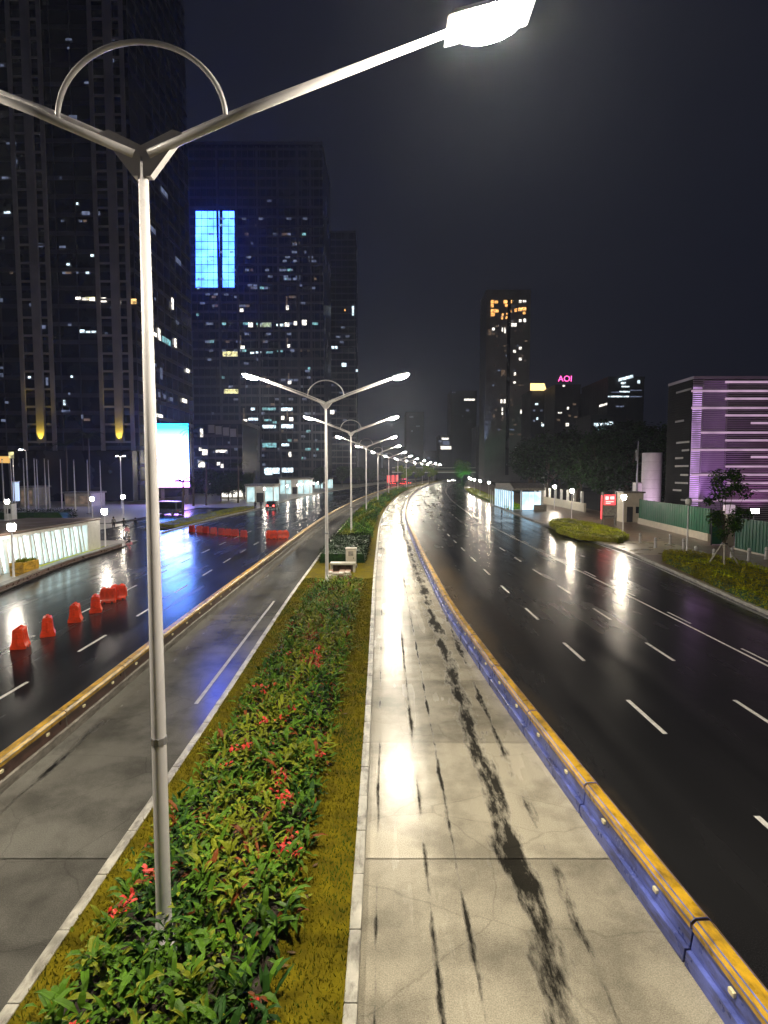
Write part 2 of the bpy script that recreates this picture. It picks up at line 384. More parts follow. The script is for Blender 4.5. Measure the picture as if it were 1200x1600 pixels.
prop(b.build('ground', M['ground']), kind='structure')
sh = lambda f, d: (lambda y: f(y)+d)
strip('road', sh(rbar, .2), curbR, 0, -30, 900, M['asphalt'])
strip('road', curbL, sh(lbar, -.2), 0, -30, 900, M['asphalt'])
# concrete bus lanes: individual slabs with open joints near the camera, one sheet beyond
def slabs(name, fl, fr, mat, y0, y1, yend, L):
    root = strip(name, fl, fr, -.02, y0, yend, mat)
    strip('concrete_slab', fl, fr, 0.0, y1, yend, mat, parent=root, kind=None)
    y = y0
    while y < y1-.1:
        e = min(y+L, y1)
        b = MB(); g = .012; dz = random.uniform(-.003, .003)
        for k in range(2):
            a = y+g+(e-y-2*g)*k/2; c = y+g+(e-y-2*g)*(k+1)/2
            p = [(fl(a)+.01, a, dz), (fr(a)-.01, a, dz), (fr(c)-.01, c, dz), (fl(c)+.01, c, dz)]
            b.face(p, uv=[(q[0]-cc(q[1]), q[1]) for q in p])
            for s in ((0, 3), (2, 1)):
                q = [p[s[0]], p[s[1]], (p[s[1]][0], p[s[1]][1], -.03), (p[s[0]][0], p[s[0]][1], -.03)]
                b.face(q, uv=[(w[0]-cc(w[1]), w[1]) for w in q])
        b.build('concrete_slab', mat, root, fix=False, uv=True)
        y = e
    return root
slabs('bus_lane', medR, sh(rbar, -.2), M['concrete_lane'], -8, 100, 900, 4.5)
slabs('bus_lane', sh(lbar, .2), medL, M['concrete_lane_l'], -8, 100, 900, 6.0)

# painted markings
def dash(f, y0, L, w, mat, name='lane_marking', z=.006):
    o = strip(name, sh(f, -w/2), sh(f, w/2), z, y0, y0+L, mat, step=2)
    return o
for f in (laneR1, laneR2):
    for k in range(-4, 34): dash(f, 21+6*k, 2.3, .13, M['paint'] if k < 14 else M['paint_worn'])
for f, ph in ((laneL1, 22.1), (laneL2, 22.0)):
    for k in range(-4, 26): dash(f, ph+5.55*k, 2.3, .13, M['paint'] if k < 2 else M['paint_worn'])
strip('edge_line', sh(edgeR, -.06), sh(edgeR, .06), .006, -30, 420, M['paint'])
for k in range(-3, 8): dash(sh(edgeR, .32), 20.3+6*k, 2.2, .10, M['paint'])
strip('edge_line', sh(medL, -.75), sh(medL, -.63), .006, 17, 31, M['paint_worn'])
strip('edge_line', sh(curbR, -.38), sh(curbR, -.26), .006, -20, 200, M['paint_worn'])
strip('edge_line', sh(lbar, -.62), sh(lbar, -.52), .006, -20, 300, M['paint_worn'])

# median: turf, kerb stones
strip('median_turf', sh(medL, .16), sh(medR, -.16), .13, -30, 900, M['grass'], thick=0)
def kerb(name, f, s, y0, y1, yend, mat, L=1.2, h=.16, w=.18):
    # s: side the kerb lies on (+1 right of the line)
    root = MB()
    n = int((yend-y1)/4)
    for i in range(n):
        a = y1+4*i; c = a+4
        x0a, x1a = sorted((f(a), f(a)+s*w)); x0c, x1c = sorted((f(c), f(c)+s*w))
        root.face([(x0a, a, h), (x1a, a, h), (x1c, c, h), (x0c, c, h)])
        root.face([(x0a, a, 0), (x0a, a, h), (x0c, c, h), (x0c, c, 0)]); root.face([(x1a, a, h), (x1a, a, 0), (x1c, c, 0), (x1c, c, h)])
    r = root.build(name, mat, fix=False); r['kind'] = 'structure'
    y = y0
    me = None
    while y < y1-.05:
        ang = math.atan2(f(y+L)-f(y), L)
        if me is None:
            o = MB().box((s*w/2, L/2, h/2), (w, L-.014, h)).build('kerb_stone', mat, r, bevel=.018); me = o.data
        else:
            o = bpy.data.objects.new('kerb_stone', me); COL.objects.link(o); o.parent = r
        o.location = (f(y), y, random.uniform(-.006, .004)); o.rotation_euler = (0, 0, -ang)
        y += L
    return r
kerb('kerb', medR, -1, -5, 100, 600, M['kerb'])
kerb('kerb', medL, 1, -5, 100, 600, M['kerb'], h=.15)
kerb('kerb', curbR, 1, 2, 112, 600, M['kerb'], h=.17, w=.22)
kerb('kerb', curbL, -1, 66, 140, 600, M['kerb'], h=.17, w=.22)

# ------------------------------------------------------------------ pavements
pav_out = lambda y: 60+cc(y)
strip('pavement', sh(curbR, .22), lambda y: 37.5+cc(y), .155, -30, 500, M['paver'])
p = strip('pavement', sh(curbR, .24), lambda y: curbR(y)+6.5, .16, 47.5, 57, M['paver_b'], step=2)
strip('plaza', lambda y: -130, sh(curbL, -.3), .12, -30, 58, M['plaza'])
strip('plaza', lambda y: -150, sh(curbL, -12.), .12, 78, 330, M['plaza'])
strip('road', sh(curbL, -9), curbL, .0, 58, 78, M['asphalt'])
strip('plaza', lambda y: -150, sh(curbL, -9), .02, 58, 78, M['plaza'])
strip('grass_verge', sh(curbL, -4.2), sh(curbL, -.22), .14, 70, 112, M['grass'])
strip('pavement', sh(curbL, -12.), sh(curbL, -.22), .13, 112, 600, M['plaza'])
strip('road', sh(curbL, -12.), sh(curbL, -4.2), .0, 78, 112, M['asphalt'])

# ------------------------------------------------------------------ lane barriers, segment by segment
def barrier(name, label, f, y0, y1, yend, flip, lower):
    root = thing(name, label, 'barrier', (f(y0), y0, 0))
    L = 3.6; y = y0
    # cross-section (x from centre, z): plinth, set-back face, capping
    def seg(L):
        b = MB()
        b.prism([(-.26, 0), (.26, 0), (.24, .22), (-.24, .22)], 0, L-.03, axis='y', m=0)
        b.prism([(-.17, .22), (.17, .22), (.13, .50), (-.13, .50)], 0, L-.03, axis='y', m=1)
        b.prism([(-.16, .50), (.16, .50), (.16, .60), (.10, .66), (-.10, .66), (-.16, .60)], .004, L-.034, axis='y', m=2)
        return b
    proto = None; st = None
    while y < yend:
        LL = L if y < y1 else 12.0
        if y >= y1 and y-y1 < L: pass
        ang = math.atan2(f(y+LL)-f(y), LL)
        if proto is None or abs(proto[1]-LL) > .01:
            o = seg(LL).build('barrier_segment', [M[lower], M['redbrown' if lower != 'bluelit_face' else 'bluelit_face'], M['yellow']], root, bevel=.012)
            proto = (o.data, LL)
        else:
            o = bpy.data.objects.new('barrier_segment', proto[0]); COL.objects.link(o); o.parent = root
        o.location = (f(y)-f(y0), y-y0, random.uniform(-.008, .0)); o.rotation_euler = (0, 0, -ang)
        if y < 75:
            for k in (0.9, 2.7):
                for sd in (-1, 1):
                    if st is None:
                        q = MB().box((0, 0, 0), (.05, .11, .07)).build('reflector', M['stud'], o, bevel=.012); st = q.data
                    else:
                        q = bpy.data.objects.new('reflector', st); COL.objects.link(q); q.parent = o
                    q.location = (sd*.165, k, .41)
        y += LL
    return root
barrier('lane_barrier', 'long yellow-topped concrete barrier left of the median, beside the grey bus lane', lbar, -3, 105, 480, 1, 'greyface')
barrier('lane_barrier', 'long yellow-topped concrete barrier with blue side right of the median', rbar, -3, 105, 480, -1, 'bluelit_face')

# ------------------------------------------------------------------ twin street lamps
def make_lamp():
    r = thing('street_lamp', 'x', 'street lamp', group='twin-arm street lamps along the median')
    MB().lathe((0, 0, 0), [(.17, 0), (.17, .04), (.13, .06), (.108, .5), (.102, 3), (.084, 7), (.064, 11.05)], 12).build('pole', M['pole'], r, smooth=False).data.shade_smooth()
    MB().box((0, 0, .015), (.5, .5, .03)).build('base_plate', M['steel'], r)
    MB().lathe((0, 0, 3.0), [(.112, 0), (.112, .10)], 10).build('collar', M['steel'], r)
    MB().prism([(-.55, .30), (-.42, .34), (0, .14), (.42, .34), (.55, .30), (.12, -.25), (-.12, -.25)], -.06, .06, axis='y').build('bracket', M['pole'], r).location = (0, 0, 11.05)
    pts = []
    for k in range(29):
        a = math.pi*k/28
        pts.append((-1.12*math.cos(a), 0, 11.55+.98*math.sin(a)))
    MB().tube(pts, .035, 8).build('hoop', M['pole'], r, smooth=True)
    for s in (-1, 1):
        b = MB()
        b.tube([(s*.1, -.05, 11.08), (s*1.4, -.05, 11.62), (s*4.25, -.05, 12.68)], [.06, .055, .045], 8)
        b.tube([(s*.1, .07, 11.22), (s*1.4, .07, 11.76), (s*4.25, .07, 12.78)], [.035, .03, .03], 8)
        b.build('arm', M['pole'], r, smooth=True)
        h = MB()
        h.box((0, 0, .06), (1.2, .60, .14), top=(.75, .6))
        ho = h.build('lamp_head', M['steel'], r, bevel=.03); ho.location = (s*4.6, 0, 12.80); ho.rotation_euler = (0, -s*R(14), 0)
        MB().lathe((0, 0, 0), [(.10, -.14), (.24, -.11), (.33, -.05), (.36, 0)], 12).build('lens', M['lens'], ho, smooth=True)
        ho.children[0].scale = (1.5, .8, 1.5)
    return r
lamp0 = make_lamp()
names = ['tall white twin-arm street lamp closest to the viewer, pole crossing the left bus lane',
         'second twin-arm street lamp, standing in the median beside the cream cabinet',
         'third twin-arm street lamp, rising behind the dark square hedge in the median',
         'fourth twin-arm street lamp of the median row, just beyond the third',
         'fifth twin-arm street lamp of the median row, small in the distance',
         'sixth twin-arm street lamp of the median row, small in the distance']
lys = [8.0, 36.0, 63.0, 97.5, 131, 170, 210, 252, 296, 342, 390, 440]
for i, y in enumerate(lys):
    o = lamp0 if i == 0 else copy_tree(lamp0)
    x = -3.22 if i == 0 else cc(y)-3.6
    o.location = (x, y, .13); o.rotation_euler = (0, 0, -math.atan2(cc(y+5)-cc(y-5), 10))
    o['label'] = names[i] if i < len(names) else 'tiny twin-arm street lamp far away where the median bends right'

# ------------------------------------------------------------------ planting in the median
def leaf(b, p, yaw, tilt, L, w, m, bend=.5):
    d = Vector((math.cos(yaw), math.sin(yaw), 0)); s = Vector((-math.sin(yaw), math.cos(yaw), 0))
    up = Vector((0, 0, 1))
    a0 = tilt; p0 = Vector(p)
    p1 = p0+(d*math.cos(a0)+up*math.sin(a0))*L*.5
    a1 = a0-bend
    p2 = p1+(d*math.cos(a1)+up*math.sin(a1))*L*.5
    b.face([p0, p1+s*w, p2, p1-s*w], m)
def leaf6(b, p, yaw, tilt, L, w, m, bend=.5):
    d = Vector((math.cos(yaw), math.sin(yaw), 0)); s = Vector((-math.sin(yaw), math.cos(yaw), 0)); up = Vector((0, 0, 1))
    pts = [Vector(p)]; a = tilt
    for q in (.35, .35, .30):
        pts.append(pts[-1]+(d*math.cos(a)+up*math.sin(a))*L*q); a -= bend*.6
    v = up*w*.35
    b.face([pts[0], pts[1]+s*w*.9+v, pts[1]], m); b.face([pts[0], pts[1], pts[1]-s*w*.9+v], m)
    b.face([pts[1], pts[1]+s*w*.9+v, pts[2]+s*w*.8+v, pts[2]], m); b.face([pts[1], pts[2], pts[2]-s*w*.8+v, pts[1]-s*w*.9+v], m)
    b.face([pts[2], pts[2]+s*w*.8+v, pts[3]], m); b.face([pts[2], pts[3], pts[2]-s*w*.8+v], m)
def noise2(x, y):
    return math.sin(x*1.7+1.3*math.sin(y*.9))*math.cos(y*.75+math.sin(x*1.1))
b = MB()
for k in range(1750):
    y = random.uniform(5.0, 35.0); x = random.uniform(-4.1, -1.4)+cc(y)
    if y > 31 and abs(x+3.55) < .4 and y > 34: continue
    edge = min(x+4.2, -1.3-x)
    n1 = noise2(x*1.3, y*.8)
    h = random.uniform(.35, .85)*(.55+.45*min(1, edge/.7))
    kind = random.random()
    fine = kind < .34
    for j in range(random.randint(16, 22) if fine else random.randint(7, 10)):
        rr = random.random()
        t = n1+random.uniform(-.6, .6)
        m = 1 if t > .25 else (2 if t < -.75 else 0)
        if rr < .07 and y > 8: m = 3
        if fine and m == 0 and rr > .6: m = 1
        z0 = .13+h*random.uniform(.1, .75 if not fine else 1.0)
        px_, py_ = x+random.gauss(0, .07 if not fine else .14), y+random.gauss(0, .07 if not fine else .14)
        if fine: leaf(b, (px_, py_, z0), random.uniform(0, 6.3), random.uniform(-.1, 1.3), random.uniform(.07, .15), random.uniform(.022, .04), m, .5)
        else: leaf6(b, (px_, py_, z0), random.uniform(0, 6.3), random.uniform(.35, 1.35), random.uniform(.16, .46), random.uniform(.025, .06), m, random.uniform(.3, 1.1))
    if random.random() < .35: leaf(b, (x+random.uniform(-.3, .3), y, .165), random.uniform(0, 6.3), random.uniform(-.05, .1), .14, .03, 5, 0)
    if noise2(x*2+3, y*1.1+2) > .72 and random.random() < .30:
        for j in range(9):
            leaf6(b, (x+random.gauss(0, .06), y+random.gauss(0, .06), .13+h+.02+random.random()*.12), random.uniform(0, 6.3), random.uniform(.2, 1.4), .13, .03, 4 if y < 20 and random.random() < .75 else 3)
prop(b.build('median_shrubs', [M['leaf'], M['leaf_y'], M['leaf_d'], M['leaf_r'], M['flower'], M['litter']], fix=False), 'bed of leafy green, yellow and reddish shrubs in the near median', 'shrub bed', kind='stuff')
b = MB(); b.b3(-4.1, -1.55, 4, 35, .134, .15)
prop(b.build('median_soil', M['soil']), kind='structure')
b = MB()
for k in range(60000):
    y = 5+32*random.random()**1.3; x = random.uniform(medL(y)+.18, medR(y)-.18)
    if -4.0 < x < -1.6 and y < 34.5: continue
    a = random.uniform(0, 6.3); h = random.uniform(.03, .075); w = .006+.0004*y
    dx, dy = math.cos(a)*w, math.sin(a)*w
    b.face([(x-dx, y-dy, .13), (x+dx, y+dy, .13), (x+random.gauss(0, .02), y+random.gauss(0, .02), .13+h)], 1 if noise2(x*1.4+1, y*.9)+random.uniform(-.5, .5) > .35 else 0)
prop(b.build('median_grass', [M['blade'], M['blade_g']], fix=False), 'short olive grass along both edges of the median', 'grass', kind='stuff')
b = MB()
for k in range(9000):
    y = 58.5+170*random.random()**1.6; x = cc(y)+random.uniform(-4.9, -1.2)
    if abs(x-cc(y)+3.6) < .35 and min(abs(y-q) for q in lys) < .5: continue
    m = 1 if noise2(x, y*.2) > .3 else (2 if random.random() < .3 else 0)
    s = 1+(y-58)/90
    leaf(b, (x, y, .13+random.uniform(.05, .55)), random.uniform(0, 6.3), random.uniform(.2, 1.3), .35*s, .07*s, m)
prop(b.build('median_shrubs', [M['leaf'], M['leaf_y'], M['leaf_d']], fix=False), 'low green shrubs running far along the median beyond the dark hedge', 'shrub bed', kind='stuff')

def hedge(name, label, poly, h, mats, n, z=.14, leafs=.10, group=None, inset=.1):
    # poly: ground outline; a lumpy body plus leaf faces all over it
    xs = [p[0] for p in poly]; ys = [p[1] for p in poly]
    def inside(x, y):
        c = False; j = len(poly)-1
        for i in range(len(poly)):
            if (poly[i][1] > y) != (poly[j][1] > y) and x < (poly[j][0]-poly[i][0])*(y-poly[i][1])/(poly[j][1]-poly[i][1])+poly[i][0]: c = not c
            j = i
        return c
    cx, cyy = sum(xs)/len(xs), sum(ys)/len(ys)
    b = MB()
    top = [(cx+(x-cx)*.93, cyy+(y-cyy)*.96, z+h*.78) for x, y in poly]; bot = [(cx+(x-cx)*.97, cyy+(y-cyy)*.97, z) for x, y in poly]
    b.face(top, len(mats)-1)
    for i in range(len(poly)):
        j = (i+1) % len(poly); b.face([bot[i], bot[j], top[j], top[i]], len(mats)-1)
    per = [(poly[i], poly[(i+1) % len(poly)]) for i in range(len(poly))]
    for k in range(n):
        if random.random() < .68:
            for _ in range(20):
                x = random.uniform(min(xs), max(xs)); y = random.uniform(min(ys), max(ys))
                if inside(x, y): break
            zz = z+h*(random.uniform(.80, 1.08)+.13*noise2(x*1.6, y*1.6))
        else:
            p, q = random.choice(per); t = random.random()
            x = p[0]+(q[0]-p[0])*t+random.gauss(0, .05); y = p[1]+(q[1]-p[1])*t+random.gauss(0, .05); zz = z+h*random.random()
        m = 0
        if len(mats) > 2: m = 1 if noise2(x*1.1, y*.7)+random.uniform(-.5, .5) > .25 else 0
        leaf(b, (x, y, zz), random.uniform(0, 6.3), random.uniform(-.1, 1.2), leafs*random.uniform(.7, 1.4), leafs*.3, m)
    o = b.build(name, mats, fix=False)
    return prop(o, label, 'hedge', group)
hedge('hedge', 'dark square clipped hedge across the median behind the cream cabinet', [(-4.95, 43.2), (-1.4, 43.2), (-1.35, 57), (-4.95, 57)], .85, [M['hedge_d'], M['leaf_d']], 6000, leafs=.13)
pts = [G(858, 824), G(872, 836), G(905, 846), (23.0, 55.2), G(965, 852), G(982, 846), G(965, 836), G(930, 826), G(890, 818), G(866, 818)]
hedge('hedge', 'bright lime clipped hedge bed beside the kerb left of the pavement lamp', pts, .55, [M['hedge_y'], M['leaf_y'], M['hedge_o']], 11000, leafs=.15)
pts = [(21.3, 43.5), (20.4, 38.0), (19.9, 34.5), (19.2, 29.5), (18.4, 24.5), (17.6, 19), (21.0, 19), (22.8, 26), (24.2, 32), (25.2, 38), (25.3, 43), (24.2, 46), (22.6, 46)]
hedge('hedge', 'olive and lime hedge bed along the kerb around the staked young tree', pts, .6, [M['hedge_o'], M['hedge_y'], M['leaf_d']], 15000, leafs=.15)
pts = [(21.75+cc(y), y) for y in range(104, 240, 8)]+[(25.5+cc(y), y) for y in range(232, 103, -8)]
hedge('hedge', 'long yellow-green hedge strip following the far right kerb past the station entrance', pts, .6, [M['hedge_y'], M['leaf_y'], M['leaf']], 4500, leafs=.30)
pts = [(-70, 66), (-46, 66), (-46, 64.2), (-70, 64.2)]
pts = [(-84, 86), (-46, 86), (-46, 83.5), (-84, 83.5)]
hedge('hedge', 'long dark hedge behind the glowing underpass entrance, in front of the flagpoles', pts, 1.3, [M['hedge_d'], M['leaf_d']], 5000, leafs=.22)
pts = [(curbL(y)-.6, y) for y in range(71, 112, 4)]+[(curbL(y)-3.6, y) for y in range(109, 70, -4)]
hedge('hedge', 'low green verge planting tapering along the left kerb beneath the bright screen', pts, .35, [M['hedge_y'], M['leaf_y'], M['hedge_o']], 4500, leafs=.16)

# ------------------------------------------------------------------ cabinet, concrete table and paver stack in the median
r = thing('utility_cabinet', 'cream metal utility cabinet with a framed door in the median', 'cabinet', (-2.38, 41.3, .13))
MB().box((0, 0, .10), (.86, .60, .20)).build('plinth', M['greyface'], r)
MB().box((0, 0, .80), (.74, .48, 1.18)).build('body', M['cabinet'], r, bevel=.015)
d = MB().box((0, -.255, .82), (.52, .03, .94)).build('door', M['cream'], r, bevel=.008)
MB().box((0, -.28, 1.05), (.36, .02, .34)).build('vent', M['greyface'], d)
MB().box((.18, -.285, .72), (.04, .03, .14)).build('handle', M['dark'], d)
MB().box((0, 0, 1.42), (.84, .58, .06), top=(.9, .85)).build('roof', M['cabinet'], r)
r = thing('concrete_table', 'pale concrete slab table on short legs beside the utility cabinet', 'table', (-2.85, 39.6, .13))
MB().box((0, 0, .58), (1.75, .8, .13)).build('top', M['cabinet'], r, bevel=.015)
for s in (-.78, .78): MB().box((s, 0, .26), (.14, .74, .515)).build('leg', M['cabinet'], r, bevel=.01)
MB().box((0, .30, .22), (1.40, .10, .42)).build('back_panel', M['brownwall'], r)
r = thing('paver_stack', 'low stack of reddish and pale paving blocks in front of the concrete table', 'paving blocks', (-2.95, 37.5, .13))
for lay in range(3):
    for i in range(4):
        for j in range(4):
            if lay == 2 and random.random() < .45: continue
            o = MB().box((0, 0, 0), (.36, .34, .12)).build('paving_block', M['brick'] if (lay > 0 and j > 1) or random.random() < .3 else M['cabinet'], r, bevel=.01)
            o.location = (-.6+.385*i+random.gauss(0, .012), -.55+.37*j+random.gauss(0, .012), .062+.124*lay); o.rotation_euler = (0, 0, random.gauss(0, .03))

# ------------------------------------------------------------------ red plastic road barriers
def make_pb(mat):
    r = thing('road_barrier', 'x', 'road barrier', group='red plastic barriers on the left carriageway')
    b = MB()
    b.prism([(-.30, 0), (.30, 0), (.30, .12), (.25, .22), (.205, .45), (.18, .78), (.15, .82), (-.15, .82), (-.18, .78), (-.205, .45), (-.25, .22), (-.30, .12)], -.56, .56, axis='x')
    b.build('body', mat, r, bevel=.02)
    for k in (-.36, 0, .36):
        for s in (-1, 1):
            MB().box((k, s*.203, .50), (.14, .035, .42), tilt=('X', s*.07)).build('rib', mat, r, bevel=.012)
    for s in (-1, 1):
        MB().lathe((s*.62, 0, .16), [(.06, 0), (.06, .50)], 8).build('connector', mat, r)
        MB().box((s*.28, 0, .85), (.26, .12, .075)).build('lug', mat, r, bevel=.015)
    MB().lathe((0, 0, .82), [(.05, 0), (.05, .04), (.04, .05)], 8).build('filler_cap', M['cap'], r)
    for s in (-.3, .3):
        MB().box((s, 0, .035), (.16, .615, .072)).build('foot', M['cap'], r)
    return r
pb = make_pb(M['orange'])
near = [((32, 1012), 'first red plastic barrier from the left, nearest of the slanting row'),
        ((75, 993), 'second red plastic barrier from the left in the near slanting row'),
        ((118, 971), 'third red plastic barrier from the left in the near slanting row'),
        ((150, 956), 'fourth red plastic barrier from the left in the near slanting row'),
        ((170, 941), 'left red barrier of the touching pair at the far end of the near row'),
        ((186, 936), 'right red barrier of the touching pair at the far end of the near row')]
for i, (px, lab) in enumerate(near):
    x, y = G(*px)
    o = pb if i == 0 else copy_tree(pb)
    o.location = (x, y, .002); o.rotation_euler = (0, 0, R([104, 118, 108, 112, 18, 24][i])); o['label'] = lab
    o.scale = (.52, .95, 1.0) if i < 4 else (.62, .8, .95)
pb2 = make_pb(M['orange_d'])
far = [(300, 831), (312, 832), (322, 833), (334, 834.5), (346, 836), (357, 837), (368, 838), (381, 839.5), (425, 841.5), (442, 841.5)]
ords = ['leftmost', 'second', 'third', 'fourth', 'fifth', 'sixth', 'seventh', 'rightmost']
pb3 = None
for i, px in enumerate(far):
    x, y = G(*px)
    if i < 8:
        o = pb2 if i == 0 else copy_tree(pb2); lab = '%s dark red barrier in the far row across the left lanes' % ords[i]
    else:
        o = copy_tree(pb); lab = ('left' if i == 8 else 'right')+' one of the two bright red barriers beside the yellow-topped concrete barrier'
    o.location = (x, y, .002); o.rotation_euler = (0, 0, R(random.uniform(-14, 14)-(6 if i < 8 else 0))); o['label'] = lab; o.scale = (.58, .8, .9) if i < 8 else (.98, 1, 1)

# ------------------------------------------------------------------ underpass entrance on the left
UY0, UY1, UX = 24.0, 51.5, -25.6
r = thing('station_entrance', 'white slanted underpass entrance glowing pale cyan inside, left of the road', 'entrance', (UX, UY0, .12))
L = UY1-UY0
M['roof_brown'] = pmat('roof_membrane', (.11, .075, .06), .5, .2, .6)
M['cyan_in'] = emat('entrance_light_panel', (.66, .92, .95), 2.7, var=.30, scale=.5)
M['cyan_floor'] = pmat('entrance_floor', (.55, .62, .66), .3, .1)
MB().b3(-.35, .12, L-2.2, L, 0, 2.62).build('end_pier', M['white'], r, bevel=.05)
MB().prism([(13.0, 0), (14.0, 0), (13.2, 2.35), (12.2, 2.35)], -.30, .12, axis='x').build('slanted_pier', M['white'], r, bevel=.03)
MB().b3(-6.5, .14, 0, L+.05, 2.62, 2.80).build('roof_slab', M['roof_brown'], r, bevel=.03)
MB().b3(-.30, .10, 0, 12.2, 2.05, 2.40).build('lintel', M['cream'], r)
MB().b3(-.10, .02, 0, 12.2, 1.78, 2.05).build('shade_board', M['dark'], r)
MB().b3(-6.2, -6.0, 0, L-2.2, .05, 2.6).build('light_wall', M['cyan_in'], r)
MB().b3(-.8, -.7, 13.8, L-2.3, .05, 2.58).build('light_wall', M['cyan_in'], r)
MB().b3(-6.0, -.05, 0, L-2.3, .004, .05).build('floor', M['cyan_floor'], r)
MB().b3(-.25, .08, 14.0, L-2.2, 2.38, 2.60).build('lintel', M['white'], r)
n = 17
for k in range(n):
    y = 14.3+(L-2.6-14.3)*k/(n-1)
    t = .35 if k % 2 else .55
    MB().prism([(y-.05, .05), (y+.14, .05), (y+.14-t, 2.38), (y-.05-t, 2.38)], -.16, .02+.02*(k % 3), axis='x').build('louvre', M['white'], r)
for k in range(8):
    y = 1+k*1.5
    MB().prism([(y-.06, .05), (y+.10, .05), (y+.40, 1.8), (y+.20, 1.8)], -1.9, -1.75, axis='x').build('louvre', M['white'], r)
for z in (.45, .95):
    MB().b3(-.08, -.02, .3, 12.4, z, z+.07).build('rail', M['steel'], r)
r2 = thing('planter_box', 'small yellow planter box at the foot of the slanted entrance pier', 'planter', (-24.3, 38.6, .12))
MB().box((0, 0, .45), (.9, 1.7, .9), top=(1.06, 1.03)).build('box', M['yellow'], r2, bevel=.02)
b = MB()
for k in range(160): leaf(b, (random.uniform(-.38, .38), random.uniform(-.7, .7), .85), random.uniform(0, 6.3), random.uniform(.5, 1.4), .3, .04, 0)
b.build('plants', M['leaf_y'], r2, fix=False)
# retaining wall along the left kerb
def wall_line(name, label, f0, y0, y1, h, w, mats, cat, cap=.08, step=2.4, base=0):
    root = thing(name, label, cat, (0, 0, 0))
    y = y0
    while y < y1-.1:
        e = min(y+step, y1)
        b = MB()
        xa, xb = f0(y), f0(e-.012)
        P = lambda x, yy, z: (x, yy, z)
        def hexa(x0a, x1a, x0b, x1b, z0, z1, ya, yb, m):
            q = [(x0a, ya, z0), (x1a, ya, z0), (x1b, yb, z0), (x0b, yb, z0), (x0a, ya, z1), (x1a, ya, z1), (x1b, yb, z1), (x0b, yb, z1)]
            for fc in ((3, 2, 1, 0), (4, 5, 6, 7), (0, 1, 5, 4), (1, 2, 6, 5), (2, 3, 7, 6), (3, 0, 4, 7)): b.face([q[i] for i in fc], m)
        hexa(xa-w, xa, xb-w, xb, base, base+h-cap, y, e-.012, 0)
        hexa(xa-w-.04, xa+.05, xb-w-.04, xb+.05, base+h-cap, base+h, y+.002, e-.014, 1)
        b.build('wall_block', mats, root)
        y = e
    return root
wall_line('retaining_wall', 'low brown granite wall with pale coping between left road and underpass entrance', sh(curbL, -.25), -12, 53.5, .40, .45, [M['brownwall'], M['greyface']], 'wall')
strip('kerb', sh(curbL, -.25), curbL, .14, -12, 54, M['brownwall'])
strip('grass_verge', sh(curbL, -1.6), sh(curbL, -.76), .24, 41, 53, M['hedge_y'])

# ------------------------------------------------------------------ pavement lanterns
M['globe_soft'] = emat('soft_lantern_glass', (1.0, .90, .76), 170)
def make_lantern(h, glow, nm='pavement_lamp'):
    r = thing(nm, 'x', 'lamp post', group='pavement lanterns')
    MB().lathe((0, 0, 0), [(.11, 0), (.11, .05), (.075, .08), (.06, h*.5), (.05, h-.42)], 10).build('post', M['pole'], r, smooth=True)
    MB().lathe((0, 0, h-.42), [(.12, -.10), (.20, -.06), (.20, -.03)], 10).build('collar', M['steel'], r)
    MB().lathe((0, 0, h-.44), [(.17, 0), (.24, .14), (.24, .40), (.19, .48)], 12).build('lantern', M[glow] if glow else M['white'], r, smooth=True)
    MB().lathe((0, 0, h+.04), [(.22, 0), (.18, .05), (.03, .09)], 12).build('cap', M['steel'], r)
    return r
lan = make_lantern(4.4, 'globe'); lan_s = make_lantern(3.5, 'globe_soft'); lan_off = make_lantern(4.6, None)
L1 = [((973, 838), lan, 'lit white pavement lamp post behind the lime hedge, beside the red totem'),
      ((893, 812), None, 'lit pavement lamp post in front of the pale wall, left of the lime hedge'),
      ((866, 796), None, 'lit pavement lamp post at the far end of the pale wall, near the station entrance'),
      ((843, 789), None, 'lit pavement lamp post standing just right of the white station entrance'),
      ((1073, 866), lan_off, 'unlit pale lamp post at the end of the olive hedge, before the green fence'),
      ((62, 888), lan_s, 'lit lantern post standing before the cyan louvres of the underpass entrance'),
      ((165, 856), None, 'lit lantern post on the grass just right of the underpass entrance'),
      ((145, 818), None, 'lit lantern post rising behind the right end of the underpass entrance roof'),
      ((193, 812), None, 'lit lantern post behind the walking people in the plaza'),
      ((13, 826), None, 'lit lantern post at the left end of the dark hedge')]
base_r, base_l = lan, lan_s
for i, (px, pr, lab) in enumerate(L1):
    x, y = G(px[0], px[1], .14)
    if i == 5: y = 37.5; x = -24.35
    o = pr if pr else copy_tree(base_r if i < 5 else base_l)
    o.location = (x, y, .14 if i != 5 else .12); o['label'] = lab
for k, (px, h) in enumerate([((428, 757), 0), ((420, 759), 0), ((402, 763), 0), ((449, 751), 0), ((465, 752), 0), ((486, 750), 0), ((502, 749), 0), ((517, 748), 0), ((550, 747), 0)]):
    y = 125+k*9; x, z = W(px[0], px[1], y)
    if x > curbL(y)-1: x = curbL(y)-1-random.random()
    o = copy_tree(lan_s); o.location = (x, y, .13); o.scale = (.62, .62, 1); o['label'] = 'small lit lantern post in the distant row by the left kiosks'
for k in range(6):
    y = 150+k*26; o = copy_tree(lan); o.location = (curbR(y)+2.2, y, .15); o['label'] = 'tiny lit lantern post along the far right pavement'

